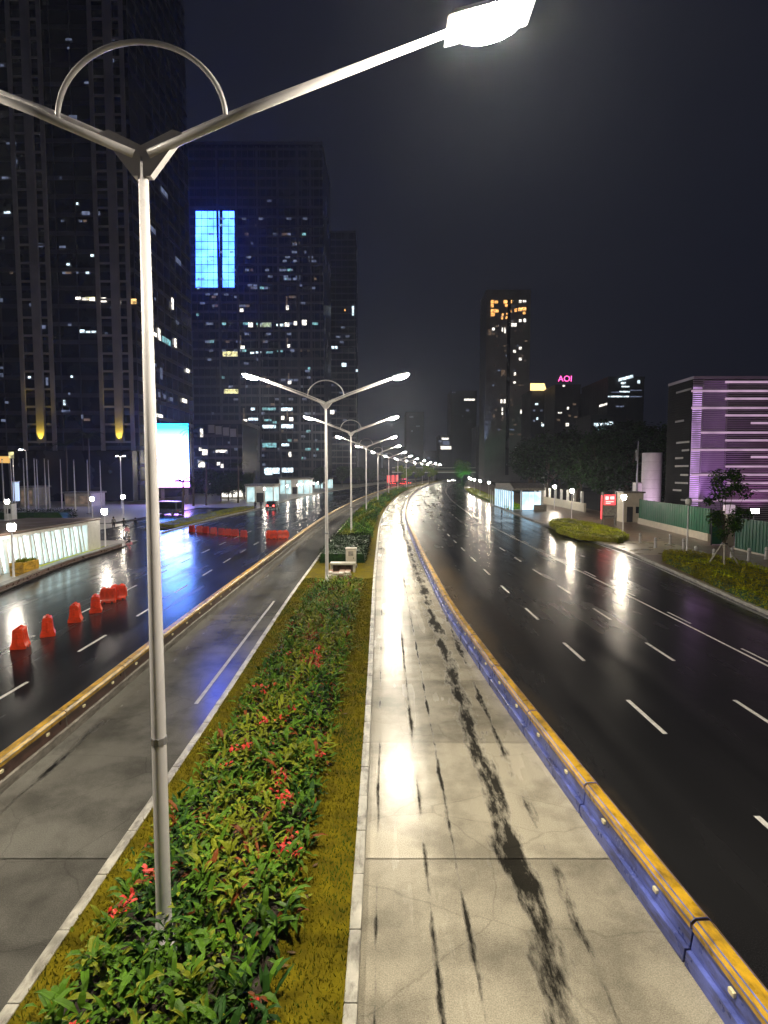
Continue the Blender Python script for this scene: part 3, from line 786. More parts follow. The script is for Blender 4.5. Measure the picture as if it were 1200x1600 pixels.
# ------------------------------------------------------------------ right pavement: bollards, green fence, wall, pillars
bol = thing('bollard', 'x', 'bollard', group='stone bollards on the right pavement')
MB().lathe((0, 0, 0), [(.15, 0), (.15, .06), (.12, .08), (.115, .80), (.125, .83), (.125, .90), (.06, .98)], 12).build('post', M['tank'], bol, smooth=False)
MB().lathe((0, 0, .68), [(.124, 0), (.124, .05)], 12).build('band', M['steel'], bol)
bl = [(1000, 848), (1024, 856), (1047, 850), (1068, 858), (1087, 873), (1115, 877), (1143, 875), (1170, 876), (1197, 874)]
bo = ['leftmost stone bollard, at the mouth of the pale crossing right of the lime hedge', 'second stone bollard from the left, beside the pale crossing', 'third stone bollard from the left, in front of the low cream fence base',
      'fourth stone bollard from the left, just left of the unlit lamp post', 'fifth stone bollard from the left, just right of the unlit lamp post', 'pinkish bollard just left of the staked tree trunk', 'bollard just right of the staked tree trunk',
      'second bollard right of the staked tree', 'rightmost bollard before the green gate']
for i, px in enumerate(bl):
    x, y = G(px[0], px[1], .155); o = bol if i == 0 else copy_tree(bol); o.location = (x, y, .155); o['label'] = bo[i]
# green hoarding on a cream base
fa, fb = G(998, 818, .15), G(1108, 846, .15)
def hoarding(name, label, a, b_, h, base_h, np):
    root = thing(name, label, 'fence', (a[0], a[1], .155)); A = Vector((0, 0, 0)); B = Vector((b_[0]-a[0], b_[1]-a[1], 0)); ang = math.atan2(B.y, B.x); LL = B.length
    MB().box((0, 0, base_h/2), (LL, .3, base_h)).build('base_wall', M['cream'], root, bevel=.02)
    root.children[0].location = B/2; root.children[0].rotation_euler = (0, 0, ang)
    for k in range(np):
        b2 = MB(); w = LL/np
        b2.box((0, 0, base_h+h/2+.003), (w-.03, .05, h))
        for q in range(4): b2.box(((q-1.5)*w/4, -.04, base_h+h/2+.003), (.06, .04, h-.02))
        o = b2.build('fence_panel', M['green_fence'], root); o.location = B*((k+.5)/np); o.rotation_euler = (0, 0, ang)
    for k in range(np+1):
        o = MB().box((0, .08, base_h+h/2), (.08, .08, h+.1)).build('fence_post', M['dark'], root); o.location = B*(k/np); o.rotation_euler = (0, 0, ang)
    return root
hoarding('green_fence', 'green sheet fence on a cream base below the white cylinder tower', fa, fb, 2.5, .75, 8)
hoarding('green_fence', 'dark green gate fence at the right edge under the floodlight', G(1148, 858, .15), G(1262, 884, .15), 2.7, .12, 5)
r = thing('gate_board', 'bright green sheet gate between fence and staked tree', 'gate', (*G(1126, 852, .15), .155))
MB().box((0, 0, 1.4), (1.7, .06, 2.6)).build('panel', M['green_fence'], r)
for s in (-.9, .9): MB().box((s, 0, 1.4), (.09, .09, 2.8)).build('frame_post', M['dark'], r)
def pillar(px, h, lab, s=.42, box=True):
    x, y = G(px[0], px[1], .155)
    r = thing('gate_pillar', lab, 'pillar', (x, y, .155), group='white pillars with lamp boxes')
    MB().box((0, 0, h/2), (s, s, h)).build('shaft', M['cream'], r, bevel=.02)
    MB().box((0, 0, h+.05), (s*1.25, s*1.25, .10)).build('capping', M['white'], r)
    if box: MB().box((0, 0, h+.50), (.85, .5, .8)).build('lamp_box', M['sign_glow'], r, bevel=.04)
M['sign_glow'] = emat('pillar_lamp_box', (.95, .70, .85), .45, base=(.5, .4, .5))
pillar((1037, 826), 2.0, 'slim white pillar with pinkish lamp box at the green fence, left of the unlit lamp', .3)
pillar((1085, 838), 2.1, 'white pillar with pinkish lamp box right of the unlit lamp post', .42)
pillar((1137, 852), 2.9, 'tall cream gate pillar with slanted lamp box just right of the staked tree', .75)
# pale low wall with white fence posts further on
a = G(914, 800, .15); b_ = G(832, 783, .15)
def lerp(t): return a[0]+(b_[0]-a[0])*t, a[1]+(b_[1]-a[1])*t
r = thing('boundary_wall', 'long pale low wall with white posts beneath the dark trees', 'wall', (a[0], a[1], .155))
dv = Vector((b_[0]-a[0], b_[1]-a[1], 0)); ang = math.atan2(dv.y, dv.x)
for k in range(10):
    o = MB().box((0, 0, .75), (dv.length/10-.03, .35, 1.5)).build('wall_panel', M['cream'], r, bevel=.02); o.location = dv*((k+.5)/10); o.rotation_euler = (0, 0, ang)
for k in range(9):
    o = MB().box((0, 0, 2.5), (.42, .42, 1.99)).build('wall_post', M['white'], r, bevel=.03); o.location = dv*((k+.4)/9); o.rotation_euler = (0, 0, ang)
# staked young tree
def make_tree(name, label, cat_group, x, y, z, h, trunk_h, rx, rz, n, leafs, mats, tr=.12, seed=1, clumps=16, stakes=False, squash=1.0, core=True):
    rnd = random.Random(seed)
    root = thing(name, label, 'tree', (x, y, z), group=cat_group)
    t = MB(); top = (rnd.gauss(0, .04)*h*.3, rnd.gauss(0, .04)*h*.3, trunk_h+ (h-trunk_h)*.55)
    t.tube([(0, 0, -.05), (top[0]*.3, top[1]*.3, trunk_h*.6), (top[0]*.7, top[1]*.7, trunk_h), top], [tr*1.25, tr, tr*.8, tr*.25], 8)
    cl = []
    for k in range(clumps):
        a = rnd.uniform(0, 6.3); e = rnd.uniform(-1, 1); q = rnd.uniform(.35, .95)
        cx, cy_, cz = rx*q*math.cos(a)*math.sqrt(max(0, 1-e*e*.8)), rx*q*math.sin(a)*math.sqrt(max(0, 1-e*e*.8)), trunk_h+rz+(rz*.82*e)
        cl.append((cx, cy_, cz, rx*rnd.uniform(.26, .46)))
        if k < 9: t.tube([(top[0]*.6, top[1]*.6, trunk_h*rnd.uniform(.8, 1.05)), (cx*.55, cy_*.55, (cz+trunk_h)/2+.1*rz), (cx, cy_, cz)], [tr*.45, tr*.3, tr*.08], 5)
    t.build('trunk', M['bark'], root, smooth=True)
    b = MB()
    for k in range(n):
        cx, cy_, cz, cr = rnd.choice(cl)
        d = Vector((rnd.gauss(0, 1), rnd.gauss(0, 1), rnd.gauss(0, 1))).normalized()*cr*rnd.random()**.4
        ya, ti = rnd.uniform(0, 6.3), rnd.uniform(-.8, .9)
        leaf(b, (cx+d.x, cy_+d.y, cz+d.z*.8), ya, ti, leafs*rnd.uniform(.7, 1.3), leafs*.28, rnd.randrange(len(mats)), .4)
    b.build('crown', mats, root, fix=False)
    if stakes:
        for k in range(4):
            a = R(45+90*k)+.3
            MB().tube([(1.15*math.cos(a), 1.15*math.sin(a), 0), (.10*math.cos(a), .10*math.sin(a), 2.0)], .05, 6).build('stake', M['wood'], root)
        MB().box((0, 0, 1.95), (.30, .30, .08)).build('tie', M['dark'], root)
    return root
x, y = G(1130, 893, .15)
make_tree('young_tree', 'slim young tree held by pale wooden stakes in the olive hedge bed', None, x, y, .15, 7.4, 2.2, 1.35, 2.55, 2300, .28, [M['leaf_d'], M['leaf'], M['leaf_d']], tr=.07, seed=5, clumps=24, stakes=True)

# ------------------------------------------------------------------ red totem, guard house, tank, mast
M['totem_glow'] = emat('totem_red_glow', (1, .05, .06), 2.2)
M['totem_pale'] = emat('totem_pale_glow', (1, .40, .36), 3.0)
x, y = G(951, 822, .15)
r = thing('totem_sign', 'red glowing totem sign on short legs beside the right pavement', 'sign', (x, y, .155))
for s in (-.85, .85): MB().box((s, 0, 2.15), (.22, .3, 4.3)).build('post', M['greyface'], r, bevel=.02)
MB().box((0, 0, 1.05), (1.48, .24, .14)).build('crossbar', M['greyface'], r)
MB().box((0, 0, 2.0), (1.44, .2, 1.3)).build('lower_panel', M['greyface'], r)
sg = MB().box((0, -.02, 3.35), (1.46, .28, 1.3)).build('lit_panel', M['totem_glow'], r, bevel=.03)
g = MB(); g.box((-.36, -.175, 3.58), (.40, .03, .42)); g.box((.30, -.175, 3.60), (.50, .03, .36)); g.box((0, -.175, 3.12), (1.0, .03, .10)); g.box((-.2, -.175, 2.92), (.6, .03, .10))
g.build('emblem', M['totem_pale'], sg, bevel=.01)
MB().box((-.98, 0, 2.4), (.05, .34, 3.0)).build('edge_light', M['totem_glow'], r)
r = thing('guard_house', 'small plain cream guard house behind the lit lamp post and totem', 'building', (*G(983, 815, .15), .155))
MB().box((0, 0, 2.0), (2.6, 2.6, 4.0)).build('wall', M['cream'], r)
MB().box((0, 0, 4.1), (3.0, 3.0, .2)).build('roof', M['greyface'], r)
MB().box((-.5, -1.31, 1.1), (.8, .06, 2.1)).build('door', M['dark'], r)
MB().box((.7, -1.31, 1.7), (.8, .06, .9)).build('window', M['glass_d'], r)
xa, _z = W(1017.5, 760, 95)
r = thing('cylinder_tower', 'tall plain white cylinder tower with horizontal seams behind the green fence', 'tower', (xa, 95, 0))
for k in range(7):
    MB().lathe((0, 0, k*1.45), [(1.50, .012), (1.53, .03), (1.53, 1.42), (1.50, 1.438)], 40).build('ring_panel', M['tank'], r, smooth=False)
MB().lathe((0, 0, 0), [(1.47, 0), (1.47, 10.14)], 32).build('core', M['greyface'], r)
MB().lathe((0, 0, 10.15), [(1.53, 0), (1.4, .06), (.2, .12)], 32).build('roof', M['tank'], r)
for ch in r.children: ch.data.shade_smooth() if False else None
r = thing('annex_block', 'pale purple-lit block at the foot of the white cylinder tower', 'building', (W(999, 790, 96)[0], 96, 0))
MB().box((0, 0, 2.6), (1.6, 2, 5.2)).build('wall', M['tank'], r); MB().box((0, 0, 5.27), (1.75, 2.15, .12)).build('roof', M['greyface'], r)
MB().box((.2, -1.02, 1.1), (.8, .05, 2.1)).build('door', M['greyface'], r)
r = thing('mast', 'slim grey mast between guard house and white cylinder tower', 'mast', (W(994, 800, 88)[0], 88, .15))
MB().lathe((0, 0, 0), [(.20, 0), (.18, 4.5), (.10, 9), (.05, 11.6)], 8).build('pole', M['steel'], r); MB().box((-.2, 0, 9.4), (.18, .18, 1.6)).build('bracket', M['steel'], r)
MB().box((0, 0, 1.2), (.7, .5, 2.4)).build('cabinet', M['cream'], r, bevel=.02)
# floodlight
x, z = W(1178, 799, 60)
M['flood'] = emat('floodlight_glow', (1, .96, .9), 160)
r = thing('floodlight', 'single blazing white floodlight on a short pole above the green gate', 'floodlight', (x, 60, .155))
MB().lathe((0, 0, 0), [(.08, 0), (.06, z-.4)], 8).build('pole', M['steel'], r)
h = MB().box((0, 0, 0), (.9, .3, .55)).build('housing', M['dark'], r, bevel=.03); h.location = (0, 0, z-.15); h.rotation_euler = (R(-12), 0, 0)
MB().box((0, -.165, 0), (.78, .03, .44)).build('lens', M['flood'], h)

# ------------------------------------------------------------------ purple-lit louvred building
PY = 75.0
bx0 = W(1080, 700, PY)[0]; bx1 = 92.0; top = W(1080, 592, PY)[1]
r = thing('louvred_building', 'purple-lit louvred building with pale horizontal light strips at the right edge', 'building', (bx0, PY, 0))
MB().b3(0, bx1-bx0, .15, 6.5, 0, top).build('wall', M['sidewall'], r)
b = MB()
z = .6
while z < top-.2:
    b.b3(0.02, bx1-bx0, 0, .149, z, z+.16); z += .27
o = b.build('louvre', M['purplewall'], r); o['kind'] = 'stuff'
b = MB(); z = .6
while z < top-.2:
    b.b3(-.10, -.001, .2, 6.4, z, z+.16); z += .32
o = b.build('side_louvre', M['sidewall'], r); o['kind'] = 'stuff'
MB().b3(-.05, bx1-bx0+.1, -.1, 6.6, top, top+.35).build('parapet', M['purplewall'], r)
fy0 = -.06
for v, u0 in ((597, 1133), (611, 1080), (623, 1133), (637.5, 1080), (649, 1133), (661, 1173), (676, 1095), (688, 1133), (703, 1080), (714, 1173), (729, 1133), (742, 1080), (755, 1136), (767, 1173), (782, 1080)):
    xx, zz = W(u0, v, PY)
    MB().b3(xx-bx0+.01, bx1-bx0-.3, -.07, -.002, zz-.13, zz+.13).build('light_strip', M['strip'], r)
for v, u0, u1 in ((607, 1053, 1076), (655, 1053, 1066), (690, 1056, 1078), (703, 1065, 1080), (715, 1055, 1067), (728, 1055, 1077), (742, 1064, 1080), (755, 1056, 1077), (767, 1053, 1066), (782, 1066, 1080)):
    xx, zz = W(u1, v, PY); ya = bx0*900/(u1-600)-PY; yb = bx0*900/(u0-600)-PY
    MB().b3(-.17, -.101, max(.25, ya), min(6.3, max(yb, ya+.6)), zz-.12, zz+.12).build('light_strip', M['strip_d'], r)
M['bay_glow'] = emat('painted_wash', (.78, .45, .95), .95, sample=False, var=.45, scale=.55)  # purple washer light on the bays, put into glowing panels behind the louvres
MB().b3(.04, 1.24, .130, .147, 2.5, top-.9).build('wash_glow', M['bay_glow'], r)
M['bay_glow2'] = emat('painted_dim_wash', (.60, .25, .75), .17, sample=False, var=.35, scale=.3)
MB().b3(1.30, 4.40, .130, .147, 1.0, top-.3).build('wash_glow', M['bay_glow2'], r)
for xx in (1.25, 4.4):
    MB().b3(xx, xx+.12, -.055, -.001, .5, top-.1).build('mullion', M['purplewall'], r)
# purple washers on the ground in front of the facade
def spot(name, label, loc, target, col, energy, size=70, blend=.6, rad=.15, cat='uplight', fix=True):
    loc = Vector(loc); d = (Vector(target)-loc).normalized()
    r = thing(name, label, cat, loc)
    q = d.to_track_quat('-Z', 'Y')
    h = MB().lathe((0, 0, -.02), [(.10, .3), (.16, .22), (.18, 0)], 10).build('housing', M['dark'], r); h.rotation_euler = q.to_euler()
    g = MB().lathe((0, 0, -.03), [(.15, 0), (.15, .008)], 10).build('lens', emat('washer_lens', col, 3, sample=False), h)
    ld = bpy.data.lights.new(name, 'SPOT'); ld.energy = energy; ld.color = col; ld.spot_size = R(size); ld.spot_blend = blend; ld.shadow_soft_size = rad
    lo = bpy.data.objects.new(name+'_beam', ld); COL.objects.link(lo); lo.parent = r; lo.location = d*.08; lo.rotation_euler = q.to_euler()
    return r
PUR = (.62, .20, .95)
spot('wall_washer', 'purple wall washer at the left corner of the louvred building', (bx0+.62, PY-1.0, .3), (bx0+.62, PY+.0, 13), (.80, .42, 1.0), 4200, 30, .5)
spot('wall_washer', 'purple wall washer under the second bay of the louvred building', (bx0+3.0, PY-2.4, .3), (bx0+2.8, PY, 11), PUR, 1900, 60, .8)
spot('wall_washer', 'purple wall washer under the middle of the louvred building', (bx0+8, PY-5, .3), (bx0+8, PY, 9), (.85, .22, .78), 1050, 90, .8)
spot('wall_washer', 'purple wall washer towards the right of the louvred building', (bx0+16, PY-5, .3), (bx0+16, PY, 9), (.85, .22, .78), 1050, 90, .8)
spot('wall_washer', 'pinkish wall washer at the foot of the white cylinder tower', (xa-2.6, 89, .3), (xa-.2, 94, 6), (.95, .62, .95), 1500, 80, .8)

# ------------------------------------------------------------------ right station entrance
M['icy'] = emat('icy_light_panel', (.50, .78, 1.0), 2.0, var=.35, scale=.6)
x, y = G(785, 801, .15)
r = thing('station_entrance', 'white station entrance with icy lit glass and grey wedge roof by the right kerb', 'entrance', (22.9, 103, .15))
MB().b3(0, 5.6, 0, 16, .0, .06).build('floor', M['greyface'], r)
MB().b3(.05, .30, .2, 15.8, .06, 3.4).build('side_wall', M['icy'], r)
for k in range(9):
    MB().b3(-.12, .04, .2+k*1.9, .75+k*1.9, .06, 3.6).build('fin', M['white'], r, bevel=.02)
for s, w in ((1.6, .25), (5.2, .4)): MB().b3(s, s+w, 0, .35, .06, 3.6).build('front_pier', M['white'], r, bevel=.02)
for k in range(3):
    fp = MB().b3(1.88+k*1.11, 2.94+k*1.11, .12, .18, .1, 3.35).build('glass_pane', M['icy'], r)
MB().prism([(-.2, 3.62), (16.2, 3.62), (16.2, 4.6), (3.0, 4.9), (-.2, 4.0)], 0.2, 5.9, axis='x').build('roof', M['greyface'], r, bevel=.03)
MB().b3(3.4, 5.6, -2.2, -1.9, .0, 1.15).build('low_screen', M['greyface'], r)
for k in range(3): MB().b3(-.06, .04, 16+k*2.2, 16.35+k*2.2, 0, 2.6+.3*k).build('fin', M['white'], r, bevel=.02)

# ------------------------------------------------------------------ left kiosks and station entrances in the distance
M['icy_l'] = emat('pale_cyan_panel', (.66, .95, .96), 1.0, var=.3, scale=.5)
def kiosk(label, x0, x1, y, h, d=7):
    r = thing('station_entrance', label, 'entrance', (x0, y, .13)); w = x1-x0
    MB().b3(0, w, .4, d, 0, h-.6).build('wall', M['white'], r)
    MB().b3(-.3, w+.4, -.5, d+.3, h-.55, h-.1).build('roof', M['greyface'], r, bevel=.03)
    n = max(2, int(w/1.6))
    for k in range(n):
        if k == n//2: continue
        MB().b3(.2+k*w/n, (k+1)*w/n-.1, .33, .395, .15, h-.85).build('lit_pane', M['icy_l'], r)
    for k in range(n+1): MB().b3(k*w/n-.12, k*w/n+.08, 0, .32, 0, h-.58).build('pier', M['white'], r)
    k = n//2; MB().b3(.25+k*w/n, (k+1)*w/n-.15, .30, .39, .05, 2.2).build('door', M['dark'], r)
    for k in range(3): MB().b3(w+.02, w+.09, 1+k*2, 2.6+k*2, .2, h-.9).build('side_pane', M['icy_l'], r)
    return r
kiosk('white station entrance with one pale cyan lit front behind the parked dark car', -31.4, -25.2, 131, 4.3)
kiosk('wide white station entrance with pale lit panes, right of the other left entrance', -33.0, -23.6, 182, 5.2, 9)
kiosk('tiny lit white pavilion along the far left pavement', -29.5, -22.5, 245, 4.6)

# ------------------------------------------------------------------ LED screen
SY = 125.0
sx0, sz1 = W(244, 662, SY); sx1, sz0 = W(296, 761, SY)
m, n, l, p = nodes('led_screen_picture')
tc = n.new('ShaderNodeTexCoord'); sp = n.new('ShaderNodeSeparateXYZ'); l.new(tc.outputs['Generated'], sp.inputs[0])
rp = n.new('ShaderNodeValToRGB'); e = rp.color_ramp.elements
e[0].position = 0; e[0].color = (.55, .16, .75, 1); e[1].position = .93; e[1].color = (.008, .20, 1, 1)
q = e.new(.28); q.color = (.30, .28, 1, 1); q = e.new(.6); q.color = (.12, .36, 1, 1)
l.new(sp.outputs['Z'], rp.inputs[0]); l.new(rp.outputs[0], p.inputs['Emission Color']); p.inputs['Emission Strength'].default_value = 24
p.inputs['Base Color'].default_value = (.02, .02, .02, 1)
M['screen'] = m
r = thing('led_screen', 'tall blazing white and cyan advertising screen beside the left driveway', 'screen', (sx0, SY, 0))
w = sx1-sx0
MB().b3(-.35, w+.35, .06, .9, sz0-.35, sz1+.35).build('cabinet', M['dark'], r, bevel=.03)
MB().b3(0, w, -.05, .058, sz0, sz1).build('display', M['screen'], r)
for k in (.8, w-.8): MB().b3(k-.3, k+.3, .2, .8, 0.12, sz0-.35).build('leg', M['greyface'], r)
# ------------------------------------------------------------------ towers on the left
def tower(name, label, x0, x1, y0, y1, h, mat, floor=4.2, bay=3.4, span=.9, zstart=4, side=None, fin=.25, cat='tower', mspan='span'):
    r = thing(name, label, cat, (x0, y0, 0)); w = x1-x0; d = y1-y0
    MB().b3(0, w, .3, d, 0, h).build('wall', M[mat], r)
    b = MB(); z = zstart
    while z < h-1:
        b.b3(-.02, w+.02, .16, .299, z, z+span)
        if side == 'r': b.b3(w+.001, w+.15, .3, d, z, z+span)
        if side == 'l': b.b3(-.15, -.001, .3, d, z, z+span)
        z += floor
    o = b.build('spandrel', M[mspan], r); o['kind'] = 'stuff'
    b = MB(); k = 0
    while k*bay <= w:
        b.b3(k*bay-fin/2, k*bay+fin/2, 0.0, .155, zstart, h-.5); k += 1
    k = 0
    while side and k*bay <= d:
        xx = w+.151 if side == 'r' else -.26
        b.b3(xx, xx+.11, .3+k*bay-fin/2, .3+k*bay+fin/2, zstart, h-.5); k += 1
    o = b.build('mullion', M[mspan], r); o['kind'] = 'stuff'
    MB().b3(-.2, w+.2, .1, d+.2, h, h+1.2).build('parapet', M[mspan], r)
    return r
def lit(r, rects, y, mat, name='lit_window', dx=.0):
    for u0, u1, v0, v1 in rects:
        xa, za = W(u0, v1, y); xb, zb = W(u1, v0, y)
        o = MB().b3(xa-r.location.x, xb-r.location.x, -.03, .02, za, zb).build(name, M[mat], r)
def lit_side(r, rects, mat, xside, name='lit_window', out=.28):
    # windows on a wall facing +x or -x standing at world x = xside
    for u0, u1, v0, v1 in rects:
        ya = xside*900/(u0-600); yb = xside*900/(u1-600)
        za = W(u0, v1, ya)[1]; zb = W(u0, v0, ya)[1]
        lo, hi = sorted((ya-r.location.y, yb-r.location.y))
        MB().b3(xside-r.location.x+out-.05, xside-r.location.x+out, lo, hi, za, zb).build(name, M[mat], r)
AX1 = W(213, 600, 140)[0]
A = tower('office_tower', 'dark left tower with paired stone pilasters lit yellow at their feet', -128, AX1, 140, 181, 175, 'tower_d', side='r', bay=4.6, span=1.0)
def rib(u, w, zb, proud=.5):
    xx = W(u, 600, 140)[0]-A.location.x
    return MB().b3(xx-w/2, xx+w/2, -proud, -.001, zb, 174).build('pilaster', M['pilaster'], A)
zb = W(67, 692, 140)[1]
for u0, uw, u1 in ((37, 63, 83), (159, 186, 206), (-85, -60, -36)):
    rib(u0, .9, zb-4); rib(uw, 1.9, zb, .75); rib(u1, .9, zb-4)
    a0, a1 = W(u0, 600, 140)[0]-A.location.x, W(u1, 600, 140)[0]-A.location.x
    b = MB(); z = zb
    while z < 172: b.b3(a0+.46, a1-.46, -.32, -.005, z, z+.45); z += 4.2
    o = b.build('cross_rung', M['pilaster'], A); o['kind'] = 'stuff'
    xx = W(uw, 600, 140)[0]
    if u0 > 0:
        r = spot('pilaster_uplight', 'yellow uplight at the foot of the %s stone pilaster of the left tower' % ('left' if u0 < 100 else 'right'), (xx, 138.55, zb-.3), (xx, 139.15, zb+5), (1, .74, .06), 3400, 52, .6)
MB().b3(0, AX1+128, -3.5, -.8, 0, zb-2.0).build('podium', M['tower_d'], A)
lit(A, [(118, 126, 464, 468), (128, 138, 465, 469), (140, 148, 465, 470), (158, 166, 465, 472), (183, 188, 464, 475)], 140, 'w_white')
lit(A, [(133, 148, 464, 469)], 140, 'w_yel')
lit(A, [(199, 213, 467, 475)], 140, 'w_warm')
lit(A, [(125, 132, 515, 520), (134, 141, 517, 520), (143, 150, 517, 520), (99, 102, 625, 633), (44, 48, 588, 591)], 140, 'w_cool')
lit(A, [(66, 71, 508, 514), (46, 50, 474, 479), (164, 168, 519, 523), (188, 192, 578, 583), (72, 75, 590, 602), (127, 130, 648, 654), (0, 5, 583, 589), (2, 9, 655, 659), (0, 4, 466, 472), (128, 140, 330, 336), (150, 156, 330, 336), (60, 66, 380, 386), (20, 26, 250, 256), (108, 120, 180, 187), (170, 178, 90, 97)], 140, 'w_dim')
lit_side(A, [(240, 250, 515, 521), (252, 256, 512, 530), (274, 277, 464, 482), (277, 280, 528, 542), (294, 299, 575, 581), (287, 294, 622, 628), (247, 256, 646, 651)], 'w_white', AX1)
lit_side(A, [(258, 271, 524, 533)], 'w_teal', AX1)
lit_side(A, [(243, 248, 566, 571), (254, 257, 574, 592), (250, 253, 612, 620), (258, 262, 616, 622), (268, 272, 620, 626), (248, 250, 464, 468), (280, 284, 500, 505), (240, 245, 485, 491), (282, 290, 400, 408), (244, 252, 350, 358), (262, 272, 290, 298)], 'w_dim', AX1)

CX0, CX1 = W(302, 600, 262)[0], W(506, 600, 262)[0]
C = tower('office_tower', 'broad dark blue office tower with rows of lit windows behind the second street lamp', CX0, CX1, 262, 300, 150, 'tower_c', bay=2.6, span=1.1, floor=4.1)
for u in (345, 374, 406, 437, 468, 487):
    xx = W(u, 600, 262)[0]-CX0; MB().b3(xx-.5, xx+.5, -.25, -.001, 4, 149).build('rib', M['span'], C)
lit(C, [(388, 395, 504, 511), (445, 452, 504, 510), (459, 464, 502, 508), (472, 479, 500, 508), (375, 380, 482, 487), (376, 382, 540, 545), (447, 451, 477, 484), (449, 453, 538, 543), (451, 455, 706, 714), (450, 455, 595, 600), (380, 386, 655, 661), (436, 444, 650, 656), (452, 458, 652, 658), (516, 522, 641, 647)], 262, 'w_white')
lit(C, [(402, 408, 505, 511), (409, 424, 504, 511)], 262, 'w_green')
lit(C, [(348, 371, 549, 557), (350, 374, 608, 615)], 262, 'w_yel')
lit(C, [(388, 403, 653, 657), (389, 403, 665, 669), (410, 431, 664, 669), (439, 458, 663, 669), (439, 457, 637, 642), (392, 398, 637, 641), (391, 403, 693, 698), (440, 452, 693, 697), (391, 397, 550, 553), (400, 408, 549, 552), (432, 443, 506, 510)], 262, 'w_cool')
lit(C, [(410, 431, 637, 641), (410, 432, 692, 699), (413, 424, 655, 658), (416, 426, 549, 552), (433, 442, 547, 550)], 262, 'w_teal')
lit(C, [(372, 374, 468, 486), (375, 377, 524, 543), (380, 382, 638, 660), (447, 449, 463, 480), (448, 450, 528, 542), (450, 452, 583, 600), (448, 450, 640, 656)], 262, 'w_dimwarm')
rr = random.Random(3)
lit(C, [(u, u+7, v, v+3.5) for u, v in [(rr.randrange(310, 490), rr.choice([444, 458, 472, 520, 532, 566, 578, 592, 622, 680, 710, 724, 430, 400, 380, 340, 312])) for _ in range(46)]], 262, 'w_dim')
lit(C, [(415, 426, 735, 742), (413, 437, 731, 740), (440, 458, 731, 738)], 262, 'w_cool')
rr = random.Random(11)
def dims(r, u0, u1, v0, v1, y, n, du, dv, kinds):
    for k in range(n):
        u = u0+(u1-u0)*rr.random(); v = v0+dv*int((v1-v0)/dv*rr.random())
        if any(abs(u-q) < 9 for q in ((37, 63, 83, 159, 186, 206) if r is A else ())): continue
        lit(r, [(u, u+du*rr.choice((.6, 1, 1, 1.9)), v, v+dv*.26)], y, rr.choice(kinds))
dims(A, 0, 205, 60, 660, 140, 70, 5, 13.5, ['w_dim', 'w_dim', 'w_dimwarm', 'w_dim', 'w_cool'])
dims(C, 306, 496, 350, 730, 262, 110, 6, 14, ['w_dim', 'w_dim', 'w_dim', 'w_dimwarm', 'w_teal'])
M['blueglow'] = emat('added_blue_glow', (.03, .10, 1.0), 13.0, var=.3, scale=.15)  # glowing panel added on the tower to reflect blue in the left bus lane

lit(C, [(306+u*9.4, 314.6+u*9.4, 330+v*12, 341+v*12) for u in range(4) for v in range(10)]+[(348+u*9.4, 356.6+u*9.4, 330+v*12, 341+v*12) for u in range(2) for v in range(10)], 262, 'blueglow', 'added_blue_panel')
DX0, DX1 = W(506, 600, 380)[0], W(556, 600, 380)[0]
D = tower('office_tower', 'narrow hazy tower right of the broad blue office tower', DX0, DX1, 380, 410, 160, 'tower_c', bay=4, floor=4.2)
lit(D, [(512, 516, 493, 498), (511, 517, 540, 546), (518, 522, 541, 545), (523, 527, 541, 545), (534, 541, 567, 573), (556, 559, 577, 581), (550, 553, 478, 493), (512, 515, 475, 479)], 380, 'w_cool')
lit(D, [(538, 540, 483, 486)], 380, 'w_orange')
lit(D, [(u, u+6, v, v+3) for u, v in ((525, 525), (531, 533), (540, 524), (512, 560), (533, 510), (515, 600), (530, 612), (520, 640), (536, 655))], 380, 'w_dim')

PX0, PX1 = W(302, 700, 188)[0], W(378, 700, 188)[0]
P = tower('podium_block', 'bluish glass podium block with four pale square panels right of the screen', PX0, PX1, 188, 215, W(330, 662, 188)[1], 'tower_c', bay=2.4, floor=3.6, cat='building')
for u, v in ((326, 664), (337.5, 666), (349, 668), (360, 670)):
    xx, zz = W(u, v, 188); MB().b3(xx-PX0, xx-PX0+1.9, -.5, -.02, zz-2.6, zz).build('panel', M['pilaster'], P)
lit(P, [(313, 317, 670, 683), (311, 315, 699, 704), (316, 324, 702, 711), (339, 344, 722, 727), (345, 349, 725, 731), (310, 320, 720, 730), (337, 355, 703, 707), (325, 329, 748, 757)], 188, 'w_white')
lit(P, [(308, 312, 718, 724), (333, 335, 704, 708), (352, 356, 704, 709), (356, 359, 690, 693), (320, 326, 738, 745), (349, 354, 740, 746), (366, 371, 700, 704)], 188, 'w_dim')

# low lit shops at the plaza edge on the far left
def shop(label, u0, u1, v0, v1, y, mat_w, litm):
    x0, z1 = W(u0, v0, y); x1, z0 = W(u1, v1, y); w = x1-x0
    r = thing('shop', label, 'building', (x0, y, .12))
    MB().b3(0, w, .1, 6, 0, z1).build('wall', M[mat_w], r)
    MB().b3(-.3, w+.3, -.8, 6.2, z1, z1+.3).build('roof', M['greyface'], r)
    n = max(2, int(w/2.2))
    for k in range(n): MB().b3(k*w/n+.25, (k+1)*w/n-.25, .04, .096, .5, z1-.6).build('window', M[litm], r)
    return r
shop('low beige lit shop behind the flagpoles at the far left', 30, 52, 763, 790, 118, 'cream', 'w_dimwarm')
shop('low beige lit shop behind the middle flagpoles', 100, 142, 772, 792, 116, 'cream', 'w_dimwarm')
shop('low white lit shop row beside the far trees, left of the kiosks', 345, 398, 763, 778, 150, 'white', 'w_white')
r = thing('light_column', 'pale blue lit advertising column behind the left flagpoles', 'sign', (W(26, 780, 110)[0], 110, .12))
